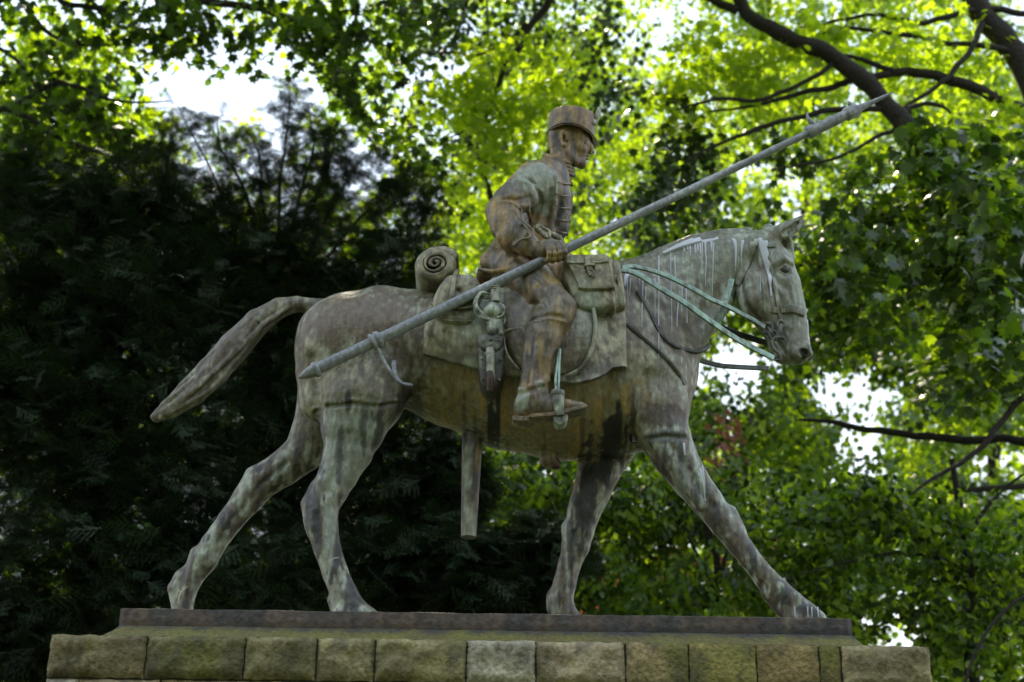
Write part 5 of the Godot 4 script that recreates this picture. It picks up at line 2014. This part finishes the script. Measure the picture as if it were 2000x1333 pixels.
func far_trees(med: Mesh, oval: Mesh, twig: Mesh, oval_twig: Mesh) -> void:
	var holes := [[430, 170, -16, 230, 95], [840, 185, -16, 80, 76], [680, 300, -16, 110, 86], [560, 330, -16, 130, 110], [1275, 45, -16, 40, 45], [1500, 340, -16, 100, 60], [1680, 765, -16, 120, 72], [1690, 888, -16, 80, 58], [1430, 700, -16, 110, 90], [1540, 400, -16, 50, 40], [1960, 900, -16, 60, 60], [1760, 1260, -16, 40, 60], [690, 370, -16, 40, 40]]
	# sunlit maple straight behind the rider
	var a := tree("maple_tree", "sunlit yellow-green maple directly behind the rider's head", 1010, 600, -15.0)
	trunk(a, a.position, [[1015, 1100, -15, 24], [1030, 700, -15, 20], [1060, 420, -15, 14], [1085, 330, -15, 8]], 0.3)
	for l in [[[1005, 520, -15, 10], [940, 330, -14.5, 6], [870, 180, -14, 2.5]], [[1005, 430, -15, 9], [1100, 240, -15, 6], [1190, 60, -15, 2.5]], [[1002, 350, -15, 8], [960, 150, -14, 5], [950, -40, -14, 2]]]:
		branch(a, "limb", l)
	var b1 := [[960, 230, -15, 170, 210, 2.0], [1120, 90, -15.5, 200, 150, 2.2], [880, 420, -15, 130, 160, 1.6], [1230, 300, -16, 170, 180, 2.0], [1000, -60, -15.5, 420, 130, 2.6], [760, 60, -15, 160, 140, 1.6], [1050, 480, -16, 200, 130, 1.6]]
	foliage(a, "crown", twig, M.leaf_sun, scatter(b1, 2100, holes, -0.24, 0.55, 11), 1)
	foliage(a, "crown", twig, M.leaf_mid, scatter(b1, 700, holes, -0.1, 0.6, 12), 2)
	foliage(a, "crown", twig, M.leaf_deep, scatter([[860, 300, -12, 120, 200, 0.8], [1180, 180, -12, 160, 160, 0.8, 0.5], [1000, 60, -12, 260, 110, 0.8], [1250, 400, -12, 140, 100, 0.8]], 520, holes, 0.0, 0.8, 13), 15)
	# the tree to its right
	var b := tree("maple_tree", "bright green maple behind the lance point, at the upper right", 2240, 600, -17.0)
	trunk(b, b.position, [[2240, 1200, -17, 26], [2200, 700, -17, 22], [2140, 300, -17, 16], [2100, -150, -17, 8]], 0.3)
	for l in [[[2190, 560, -17, 9], [1900, 400, -16.8, 5], [1640, 330, -16.5, 3], [1500, 300, -16, 1.5]], [[2150, 360, -17, 9], [1900, 190, -17, 5], [1650, 90, -17, 2.5]]]:
		branch(b, "limb", l)
	var b2 := [[1480, 130, -17, 220, 170, 2.2], [1760, 110, -17, 260, 170, 2.4], [1620, 320, -17.5, 300, 140, 2.2], [1920, 320, -17, 160, 200, 1.8], [1600, -60, -17.5, 460, 120, 2.4]]
	foliage(b, "crown", twig, M.leaf_sun, scatter(b2, 2100, holes, -0.26, 0.6, 21, -17), 3)
	foliage(b, "crown", twig, M.leaf_mid, scatter(b2, 1400, holes, -0.2, 0.6, 22, -17), 4)
	# the tree behind the horse's head and neck
	var c := tree("lime_tree", "shady green tree behind the horse's head with bright gaps", 2180, 900, -13.0)
	trunk(c, c.position, [[2170, 1250, -13, 18], [2150, 900, -13, 15], [2100, 560, -13, 10], [2080, 300, -13, 5]], 0.26)
	for l in [[[2150, 930, -13, 9], [1800, 960, -13, 6], [1500, 900, -12.8, 3.5], [1280, 830, -12.5, 1.5]], [[2110, 640, -13, 8], [1850, 640, -13, 5], [1560, 560, -13, 2.5], [1400, 450, -13, 1.2]]]:
		branch(c, "limb", l)
	var b3 := [[1390, 420, -13.5, 180, 130, 1.4], [1500, 600, -13.5, 200, 170, 1.5], [1700, 600, -13.5, 240, 160, 1.5], [1420, 860, -13, 220, 160, 1.4], [1300, 640, -14, 160, 200, 1.4], [1640, 930, -13, 240, 190, 1.5], [1880, 760, -13.5, 190, 240, 1.6]]
	foliage(c, "crown", twig, M.leaf_mid, scatter(b3, 1900, holes, -0.12, 0.7, 31, -13.3), 5)
	foliage(c, "crown", twig, M.leaf_deep, scatter(b3, 900, holes, -0.06, 0.7, 32, -13.3), 6)
	foliage(c, "crown", twig, M.leaf_sun, scatter(b3, 1700, holes, -0.06, 0.8, 33, -13.3), 16)
	# undergrowth behind the horse's legs
	var d := tree("hazel_tree", "low bushy tree between the horse's front legs, speckled with sun", 1240, 1000, -10.0)
	trunk(d, d.position, [[1395, 1200, -10, 8], [1385, 1050, -10, 7], [1370, 900, -10, 4]], 0.1)
	branch(d, "limb", [[1390, 1180, -10, 6], [1420, 1080, -10, 4], [1440, 960, -10, 2]])
	branch(d, "limb", [[1392, 1150, -10, 5], [1340, 1040, -10, 3.5], [1290, 950, -10, 2]])
	var b4 := [[1060, 980, -10.5, 170, 140, 1.2], [1260, 980, -10.5, 200, 150, 1.2], [1400, 1060, -10.5, 220, 170, 1.2], [1080, 1140, -10, 220, 110, 1.2], [1300, 1190, -10, 260, 90, 1.2], [960, 900, -11, 110, 160, 1.0]]
	foliage(d, "crown", oval_twig, M.leaf_mid, scatter(b4, 1285, [], -0.2, 0.9, 41), 7, 0.6, 1.0)
	foliage(d, "crown", oval_twig, M.leaf_sun, scatter(b4, 1000, [], -0.06, 0.9, 42), 8, 0.6, 1.0)
	foliage(d, "crown", oval_twig, M.leaf_deep, scatter(b4, 928, [], -0.05, 0.9, 43), 9, 0.6, 1.0)
	var e := tree("red_maple", "small red-leaved maple glimpsed under the horse's chest", 1440, 1100, -12.0)
	trunk(e, e.position, [[1440, 1250, -12, 7], [1440, 1000, -12, 4]], 0.09)
	foliage(e, "crown", twig, M.leaf_red, scatter([[1410, 880, -12, 50, 60, 0.6], [1290, 1100, -12, 70, 70, 0.6], [1450, 1110, -12, 80, 80, 0.7], [1200, 1160, -12, 60, 40, 0.6]], 180, [], 0.05, 1.2, 51), 10)
	# trees beyond, closing the wood
	var spots := [[150, -26.0, "left edge, beyond the yews"], [620, -28.0, "middle left, beyond the yews"], [1120, -27.0, "middle, far behind the soldier's back"], [1560, -29.0, "right, far behind the lance"], [1950, -26.0, "far right edge of the wood"], [-420, -25.0, "far left, past the bare trunk of the left maple"], [2480, -25.0, "far right, past the big maple"]]
	for i in spots.size():
		var s: Array = spots[i]
		var t := tree("beech_tree", "far pale green beech at the " + s[2], s[0], 900, s[1])
		trunk(t, t.position, [[s[0], 1200, s[1], 16], [s[0], 700, s[1], 12], [s[0] + 20, 250, s[1], 7]], 0.4)
		var x: float = s[0]
		var z: float = s[1]
		var bl := [[x, 820, z, 290, 220, 2.5], [x - 60, 520, z, 270, 230, 2.5], [x + 70, 1120, z + 2, 300, 190, 2.5], [x, 250, z, 230, 200, 2.5, 0.7], [x, 1280, z, 330, 160, 2.5]]
		foliage(t, "crown", twig, M.leaf_sun, scatter(bl, 1800, holes, -0.2, 0.4, 61 + i, z), 20 + i, 1.4, 2.3)
		foliage(t, "crown", twig, M.leaf_mid, scatter(bl, 1800, holes, -0.18, 0.4, 71 + i, z), 30 + i, 1.4, 2.3)

func yews() -> void:
	var spray := yew_spray(0.34, 5)
	var spray2 := yew_spray(0.30, 9)
	var lists := [
		["yew_tree", "dark spreading yew at the left edge, behind the horse's tail", 170, -6.0,
			[[120, 520, -6.5, 190, 190, 1.1], [280, 640, -6.2, 200, 220, 1.1], [90, 820, -6, 210, 240, 1.1], [300, 930, -5.8, 220, 220, 1.0], [140, 1120, -5.4, 260, 170, 1.0], [420, 1120, -5.4, 200, 130, 0.9], [60, 380, -6.8, 110, 90, 0.8], [20, 1240, -5.4, 120, 120, 0.8, 1.6], [20, 700, -6.2, 90, 260, 0.8], [230, 400, -6.6, 120, 110, 0.9]], 6600, []],
		["yew_tree", "tall dark yew with feathery tips against the white sky, behind the croup", 540, -7.5,
			[[480, 540, -7.5, 210, 130, 1.1], [600, 680, -7.5, 230, 190, 1.1], [740, 560, -7.5, 110, 170, 0.9], [780, 720, -7.2, 120, 200, 0.9], [520, 880, -7, 240, 200, 1.1], [740, 940, -7, 180, 190, 1.0], [650, 1120, -6.4, 240, 130, 1.0], [350, 480, -7.4, 120, 130, 0.9], [800, 420, -7.6, 60, 110, 0.6, 0.7]], 5500, [[640, 490, -7.5, 40, 40], [700, 520, -7.5, 30, 26], [690, 370, -7.5, 50, 46]]],
		["yew_tree", "dark low yew with drooping twigs under the horse's belly", 860, -6.5,
			[[900, 1120, -6.5, 190, 120, 0.9], [1040, 1100, -6.5, 110, 110, 0.8], [880, 960, -7, 90, 120, 0.7]], 2600, [[960, 1000, -6.5, 60, 40]]]]
	var n := 0
	for y in lists:
		var t := tree(y[0], y[1], y[2], 900, y[3])
		var x: float = y[2]
		var z: float = y[3]
		trunk(t, t.position, [[x, 1250, z - 0.6, 30], [x + 10, 900, z - 0.8, 24], [x - 10, 600, z - 0.9, 16], [x + 10, 480, z - 0.9, 8]], 0.32)
		var k := 0
		for b in y[4]:
			k += 1
			if k % 2 == 0:
				branch(t, "limb", [[x, b[1] + 120, z - 0.7, 10], [lerpf(x, b[0], 0.5), b[1] + 60, z - 0.5, 6], [b[0], b[1], b[2], 2.5]], 7)
		foliage(t, "crown", spray, M.needle, scatter(y[4], y[5], y[6], -0.14, 1.3, 81 + n), 40 + n, 0.7, 1.25, 0.8, true)
		foliage(t, "crown", spray2, M.needle, scatter(y[4], y[5], y[6], -0.10, 1.3, 91 + n), 50 + n, 0.7, 1.2, 0.8, true)
		n += 1
		if n == 2:
			# loose tips that stand up against the sky
			var r := RandomNumberGenerator.new()
			r.seed = 404
			var tips := PackedVector3Array()
			for br in [[[470, 520], [440, 400], [400, 310], [345, 205]], [[500, 500], [480, 380], [430, 290], [425, 225]], [[540, 500], [545, 360], [560, 260], [566, 165]], [[560, 480], [590, 370], [612, 280], [600, 205]], [[600, 500], [650, 400], [690, 330], [740, 285]], [[420, 500], [380, 420], [340, 340], [310, 290]], [[640, 500], [700, 430], [760, 380], [800, 330]], [[520, 480], [510, 380], [505, 300], [480, 250]], [[590, 460], [630, 350], [650, 290], [655, 250]], [[350, 460], [320, 380], [330, 300], [335, 240]]]:
				var pts := []
				for i in 4:
					pts.append([br[i][0], br[i][1], -7.6 + r.randf_range(-0.3, 0.3), 5.0 - 1.4 * i])
				branch(t, "twig", pts, 6)
				var cv := PackedVector3Array()
				for q in pts:
					cv.append(W(q[0], q[1], q[2]))
				cv = spline(cv, 14)
				for i in cv.size():
					var w := float(i) / cv.size()
					for m in (6 if w < 0.5 else 4 if w < 0.8 else 3):
						tips.append(cv[i] + Vector3(r.randfn(), r.randfn() * 0.7, r.randfn()) * lerpf(0.24, 0.05, w))
			foliage(t, "crown", spray, M.needle, tips, 444, 0.5, 0.95, 0.8, true)

func left_maple(big: Mesh, med: Mesh) -> void:
	var t := tree("maple_tree", "maple reaching in from the left with bare curved branches above the yews", -420, 700, -8.5)
	trunk(t, t.position, [[-400, 1200, -8.5, 60], [-380, 700, -8.5, 50], [-330, 300, -8.5, 36], [-270, -50, -8.5, 22], [-230, -300, -8.5, 12], [-220, -480, -8.5, 3]], 0.42)
	branch(t, "limb", [[-340, 330, -8.5, 20], [-160, 250, -8.2, 15], [0, 213, -8, 9], [30, 210, -8, 8], [75, 178, -8, 6.5], [110, 162, -8, 6], [150, 168, -8, 5.5], [200, 190, -8, 4.5], [250, 200, -8, 3], [330, 197, -8, 1.5]])
	branch(t, "limb", [[15, 213, -8, 7], [60, 235, -8, 6], [110, 265, -8, 6], [170, 288, -8, 5], [215, 305, -8, 4], [285, 320, -8, 2.5]])
	branch(t, "limb", [[-330, 120, -8.5, 16], [-120, 60, -8.2, 11], [20, -10, -8, 8], [60, 30, -8, 6], [100, 68, -8, 5], [165, 88, -8, 3.5], [215, 88, -8, 2]])
	branch(t, "limb", [[-300, 40, -8.5, 16], [-60, -60, -8.2, 10], [80, -20, -8, 8], [130, 8, -8, 7], [180, 16, -8, 5.5], [250, 26, -8, 3]])
	branch(t, "limb", [[-300, 100, -8.5, 12], [-80, 80, -8.2, 7], [0, 95, -8, 5], [50, 140, -8, 4], [85, 190, -8, 3], [130, 225, -8, 1.5]])
	branch(t, "limb", [[-285, 20, -8.5, 17], [-60, -90, -8.3, 15], [240, -70, -8, 12], [370, -12, -8, 10], [440, 8, -8, 8.5], [520, 20, -8, 6.5], [580, 42, -8, 5], [610, 80, -8, 3], [630, 110, -8, 2]])
	branch(t, "limb", [[355, -10, -8, 5], [385, 40, -8, 4], [420, 85, -8, 2]])
	var holes := [[420, 172, -8, 185, 78], [570, 140, -8, 80, 40], [590, 220, -8, 90, 50], [832, 182, -8, 78, 64], [680, 290, -8, 105, 80], [700, 90, -8, 40, 30], [120, 40, -8, 50, 26], [190, 60, -8, 40, 36], [30, 90, -8, 30, 24], [250, 20, -8, 40, 20], [130, 230, -8, 60, 30]]
	var blobs := [[90, 60, -8, 150, 110, 0.8], [280, 60, -8, 160, 90, 0.8], [470, 80, -8, 180, 100, 0.8], [640, 110, -8, 130, 130, 0.8], [740, 60, -8, 130, 100, 0.8], [60, 250, -8.2, 140, 120, 0.7], [190, 250, -8.4, 140, 110, 0.7], [690, 210, -8, 110, 80, 0.6], [780, 290, -8.4, 100, 120, 0.7], [820, 40, -8.6, 110, 80, 0.7, 0.5], [-330, -150, -8.5, 300, 230, 1.8, 0.6], [-480, 180, -8.5, 240, 200, 1.6, 0.6], [-160, 120, -8.5, 150, 160, 1.2, 0.6], [200, -160, -8.3, 300, 120, 1.4, 0.6]]
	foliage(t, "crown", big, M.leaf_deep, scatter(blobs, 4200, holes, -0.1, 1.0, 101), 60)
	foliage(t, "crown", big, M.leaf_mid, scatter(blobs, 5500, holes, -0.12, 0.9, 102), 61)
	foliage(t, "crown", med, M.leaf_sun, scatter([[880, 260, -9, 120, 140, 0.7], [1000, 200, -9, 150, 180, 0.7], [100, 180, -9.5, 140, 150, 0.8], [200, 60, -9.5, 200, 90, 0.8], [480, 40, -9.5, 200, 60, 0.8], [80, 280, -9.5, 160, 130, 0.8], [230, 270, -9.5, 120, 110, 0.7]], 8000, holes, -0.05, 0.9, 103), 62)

func right_maple(big: Mesh, med: Mesh) -> void:
	var t := tree("maple_tree", "big maple at the right with thick dark limbs crossing the top corner", 2200, 700, -8.0)
	trunk(t, t.position, [[2190, 1300, -8, 50], [2160, 900, -8, 46], [2080, 640, -8, 42], [1985, 500, -8, 34], [1925, 430, -8, 32], [1870, 350, -8, 29], [1760, 240, -8, 24]], 0.42)
	branch(t, "limb", [[1790, 265, -8, 25], [1745, 215, -8, 21], [1690, 160, -8, 21], [1640, 120, -8, 20], [1570, 85, -8, 19], [1510, 55, -8, 17], [1455, 22, -8, 15], [1430, -60, -8, 13], [1400, -200, -8, 9], [1390, -340, -8, 4]], 12, "thick dark limb running up to the left behind the lance point")
	branch(t, "limb", [[1440, 22, -8, 10], [1400, 5, -8, 9], [1340, -20, -8, 7]])
	branch(t, "limb", [[2080, 330, -8.5, 34], [2010, 150, -8.5, 30], [1960, 70, -8.5, 28], [1915, 20, -8.5, 26], [1870, -90, -8.5, 20], [1830, -260, -8.5, 10], [1820, -400, -8.5, 3]], 12, "thick dark limb in the upper right corner")
	branch(t, "limb", [[2100, 260, -8.3, 16], [1985, 205, -8.3, 14], [1930, 185, -8.3, 13], [1860, 155, -8.3, 12.5], [1790, 142, -8.3, 11], [1700, 148, -8.2, 9], [1640, 165, -8.2, 7.5], [1560, 185, -8.2, 6], [1480, 205, -8.2, 4], [1380, 220, -8.2, 2.5]], 10, "mossy limb lit along its upper side")
	branch(t, "limb", [[1745, 140, -8.2, 7], [1690, 118, -8.2, 6], [1650, 108, -8.2, 4]])
	branch(t, "limb", [[1630, 125, -8, 6], [1560, 165, -8, 5.5], [1480, 195, -8, 5], [1400, 195, -8, 4], [1320, 215, -8, 2]])
	branch(t, "limb", [[1780, 215, -8, 8], [1700, 212, -8, 7.5], [1620, 218, -8, 7], [1540, 235, -8, 6], [1450, 262, -8, 5], [1390, 285, -8, 3.5], [1340, 315, -8, 2]])
	branch(t, "limb", [[2110, 40, -8.4, 9], [1990, 25, -8.4, 8], [1900, 18, -8.4, 8], [1840, 35, -8.4, 7], [1785, 45, -8.4, 6], [1720, 28, -8.4, 5], [1640, 40, -8.4, 4], [1560, 55, -8.4, 2.5]])
	branch(t, "limb", [[1985, 105, -8.5, 8], [1920, 90, -8.3, 7], [1860, 85, -8.3, 6.5], [1780, 72, -8.3, 6], [1700, 57, -8.3, 5], [1630, 55, -8.3, 4], [1590, 75, -8.3, 2.5]])
	branch(t, "limb", [[1920, 40, -8.2, 8], [1895, 100, -8.2, 7], [1850, 150, -8.2, 6], [1810, 185, -8.2, 5], [1760, 215, -8.2, 4]])
	branch(t, "limb", [[1750, 215, -8, 6], [1800, 203, -8, 5.5], [1840, 205, -8, 4.5], [1858, 220, -8, 3]])
	branch(t, "limb", [[1800, 245, -8, 6], [1720, 265, -8, 5], [1660, 300, -8, 4.5], [1600, 318, -8, 3.5], [1520, 330, -8, 2]])
	# one hanging in from above, left of the cap
	branch(t, "limb", [[1432, -60, -8, 12], [1290, -110, -8.5, 11], [1160, -110, -9, 10.5], [1105, -50, -9, 10], [1068, 8, -9, 9], [1035, 50, -9, 8], [1010, 100, -9, 7.5], [985, 130, -9, 6.5], [965, 190, -9, 5], [950, 230, -9, 3.5], [900, 260, -9, 2], [860, 272, -9, 1.5]])
	branch(t, "limb", [[1030, 45, -9, 5], [985, 82, -9, 4], [935, 108, -9, 3], [880, 103, -9, 2.5], [830, 105, -9, 1.5]])
	branch(t, "limb", [[952, 222, -9, 3.5], [946, 290, -9, 2.5], [930, 310, -9, 1.5]])
	branch(t, "limb", [[1160, -110, -9, 6], [1000, -90, -9, 5], [915, 0, -9, 4], [895, 55, -9, 3], [860, 110, -9, 2]])
	# the dark level branch low on the right and the pale one that crosses it
	branch(t, "limb", [[2100, 872, -8.5, 13], [2000, 862, -8.5, 11], [1900, 858, -8.5, 10], [1800, 852, -8.5, 9], [1720, 842, -8.5, 8], [1640, 828, -8.5, 6], [1560, 820, -8.5, 3]])
	branch(t, "limb", [[2060, 720, -7.5, 9], [1990, 785, -7.5, 8], [1945, 830, -7.5, 7.5], [1915, 875, -7.5, 7], [1880, 905, -7.5, 6], [1830, 930, -7.5, 4.5], [1780, 965, -7.5, 2.5]], 9, "pale bowed branch at the right edge")
	branch(t, "limb", [[2060, 1150, -7.5, 5], [1990, 1170, -7.5, 4.5], [1940, 1220, -7.5, 4], [1895, 1300, -7.5, 3.5], [1875, 1380, -7.5, 3.5]])
	var holes := [[1680, 765, -8, 110, 66], [1690, 890, -8, 72, 56], [1430, 720, -8, 90, 80], [1545, 400, -8, 70, 46], [1450, 320, -8, 70, 40], [1900, 610, -8, 30, 40], [1960, 905, -8, 60, 50], [1540, 470, -8, 40, 30], [1770, 680, -8, 50, 30]]
	var blobs := [[1760, 420, -7.4, 190, 150, 0.7], [1920, 330, -7.2, 140, 120, 0.7], [1930, 560, -7.2, 150, 170, 0.7], [1740, 590, -7.4, 160, 110, 0.7], [1620, 520, -7.8, 110, 100, 0.6], [1860, 720, -7.6, 180, 90, 0.7], [1600, 680, -8, 100, 90, 0.6], [1930, 450, -6.6, 120, 150, 0.5], [1810, 275, -7.3, 80, 45, 0.3]]
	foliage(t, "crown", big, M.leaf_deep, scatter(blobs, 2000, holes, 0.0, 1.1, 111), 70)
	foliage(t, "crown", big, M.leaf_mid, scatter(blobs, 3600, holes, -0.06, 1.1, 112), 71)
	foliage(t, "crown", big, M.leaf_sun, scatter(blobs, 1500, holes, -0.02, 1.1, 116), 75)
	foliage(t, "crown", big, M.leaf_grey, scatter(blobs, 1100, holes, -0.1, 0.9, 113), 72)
	foliage(t, "crown", med, M.leaf_sun, scatter([[1500, 110, -8.4, 200, 110, 0.6], [1760, 90, -8.6, 220, 110, 0.7], [1400, 200, -8.4, 140, 90, 0.5], [1900, 230, -8.4, 130, 60, 0.5]], 3200, holes, -0.05, 0.9, 114), 73)
	foliage(t, "crown", med, M.leaf_deep, scatter([[1330, 280, -8.6, 130, 130, 0.6], [1480, 300, -8.4, 140, 60, 0.5], [1400, 400, -8.6, 140, 90, 0.5]], 1100, holes, 0.0, 0.9, 115), 74)
	# the nearest leaves, each one to be picked out
	var r := RandomNumberGenerator.new()
	r.seed = 77
	var mats := [M.leaf_deep, M.leaf_mid, M.leaf_grey, M.leaf_deep]
	var forms := [maple_leaf(0.15, 0.2), maple_leaf(0.165, 0.4), maple_leaf(0.13, 0.3)]
	var near := scatter([[1880, 420, -5.6, 150, 150, 0.5], [1800, 300, -5.9, 150, 60, 0.4], [1720, 500, -6.0, 120, 120, 0.5], [1930, 620, -5.6, 110, 130, 0.5], [1640, 420, -6.2, 60, 70, 0.3]], 330, holes, -0.2, 1.2, 121)
	for i in mini(near.size(), 290):
		var o := part("leaf", forms[i % 3], mats[r.randi() % 4], t)
		o.transform = Transform3D(leaf_turn(r, 1.0).scaled(Vector3.ONE * r.randf_range(0.8, 1.15)), near[i] - t.position)

func lower_right(med: Mesh, oval: Mesh) -> void:
	var t := tree("hornbeam_tree", "dark green hornbeam beside the right end of the plinth", 1860, 1000, -9.0)
	trunk(t, t.position, [[1900, 1330, -9, 14], [1890, 1100, -9, 11], [1860, 900, -9, 5]], 0.18)
	branch(t, "limb", [[1890, 1120, -9, 6], [1780, 1080, -8.8, 5], [1650, 1100, -8.6, 3], [1560, 1125, -8.5, 2]])
	branch(t, "limb", [[1885, 1050, -9, 6], [1960, 960, -9, 4], [2040, 900, -9, 2]])
	branch(t, "limb", [[1895, 1180, -9, 6], [1790, 1200, -9, 4], [1700, 1230, -9, 2]])
	var holes := [[1690, 890, -9, 60, 44], [1960, 905, -9, 70, 46], [1760, 1260, -9, 34, 60], [1850, 960, -9, 26, 40]]
	var blobs := [[1600, 1010, -9, 170, 110, 0.8], [1780, 1030, -9, 180, 110, 0.8], [1930, 1100, -9, 150, 150, 0.8], [1700, 1160, -9, 180, 110, 0.8], [1860, 1260, -9, 170, 110, 0.8], [1540, 1150, -9.4, 110, 90, 0.6]]
	foliage(t, "crown", oval, M.leaf_deep, scatter(blobs, 3600, holes, -0.05, 1.0, 131), 80, 0.6, 1.0)
	foliage(t, "crown", oval, M.leaf_mid, scatter(blobs, 4500, holes, -0.15, 0.9, 132), 81, 0.6, 1.0)
	foliage(t, "crown", oval, M.leaf_sun, scatter(blobs, 4200, holes, -0.05, 1.0, 133), 82, 0.6, 1.0)

func canopy(big: Mesh) -> void:
	# the crown of the oak that spreads over the monument, above the picture
	var t := thing("oak_tree", "tall oak spreading over the monument, its crown above the rider", "tree", Vector3(-9.5, 0, -6.0), "trees round the monument")
	var mb := MB.new()
	mb.tube(spline(PackedVector3Array([Vector3(0, -0.1, 0), Vector3(0, 4, 0), Vector3(0.4, 10, 0), Vector3(1.5, 16, 0.2), Vector3(4, 19, 0.5)]), 6), PackedFloat32Array(range(25).map(func(i): return lerpf(0.6, 0.2, i / 24.0))), 14)
	part("trunk", mb.mesh(), M.bark, t)
	for e in [[Vector3(1.2, 15, 0.2), Vector3(5, 17.2, -1), Vector3(12, 18.2, -2)], [Vector3(1.8, 16.5, 0.2), Vector3(6, 18.5, 2), Vector3(12, 18.6, 3)], [Vector3(3, 18, 0.4), Vector3(8, 19, -4), Vector3(14, 19.5, -6)]]:
		var lb := MB.new()
		lb.tube(spline(PackedVector3Array(e), 8), PackedFloat32Array(range(17).map(func(i): return lerpf(0.2, 0.04, i / 16.0))), 9)
		part("limb", lb.mesh(), M.bark, t)
	var r := RandomNumberGenerator.new()
	r.seed = 99
	var pts := PackedVector3Array()
	var leaf := maple_leaf(0.2, 0.25)
	while pts.size() < 9500:
		var p := Vector3(r.randf_range(-6.8, 4.4), 0, r.randf_range(-12.5, 0.5))
		var floor_ := 15.2 + maxf(0.0, (-p.z - 8.0)) * 0.74
		p.y = floor_ + r.randf() * 3.2
		pts.append(p)
	foliage(t, "crown", leaf, M.leaf_mid, pts, 900, 0.9, 1.4, 0.4)

func across_the_lawn() -> void:
	# the wood goes round the clearing, behind the viewer as well
	var leaf := maple_leaf(0.42, 0.25)
	var names := ["left", "middle left", "middle right", "right"]
	for i in 4:
		var at := Vector3(-21.0 + 14.0 * i, 0, 22.0 + 2.5 * (i % 2))
		var t := thing("chestnut_tree", "broad chestnut across the lawn, facing the statue, %s of four" % names[i], "tree", at, "trees round the monument")
		var mb := MB.new()
		mb.tube(PackedVector3Array([Vector3(0, -0.1, 0), Vector3(0.1, 5, 0), Vector3(0, 14, 0.2)]), PackedFloat32Array([0.5, 0.4, 0.15]), 12)
		part("trunk", mb.mesh(), M.bark, t)
		var r := RandomNumberGenerator.new()
		r.seed = 500 + i
		var pts := PackedVector3Array()
		for k in 4200:
			var d := Vector3(r.randfn(), r.randfn(), r.randfn()).normalized() * pow(r.randf(), 0.4)
			pts.append(at + Vector3(0, 10.5, 0) + d * Vector3(8.0, 8.5, 4.5))
		foliage(t, "crown", leaf, M.leaf_mid, pts, 700 + i, 0.8, 1.4)

func caught_twigs() -> void:
	for e in [["pale dry twig stuck to the cannon of the near hind leg", [[[646, 1106, 0.36, 1.0], [644, 1098, 0.37, 1.3], [650, 1092, 0.37, 1.2], [662, 1090, 0.36, 0.7]], [[644, 1098, 0.37, 1.1], [640, 1100, 0.37, 0.6]]]], ["pale dry twig on the raised far hind fetlock, left end of the plate", [[[348, 1180, -0.12, 1.0], [349, 1168, -0.12, 1.6], [354, 1158, -0.12, 2.2], [366, 1146, -0.12, 0.8]], [[354, 1158, -0.12, 1.6], [346, 1153, -0.12, 0.8]]]]]:
		var mb := MB.new()
		for p in e[1]:
			tube_px(mb, p, 3, 6)
		var o := part("dry_twig", mb.mesh(), M.twig, self, e[0])
		o.set_meta("category", "twig")
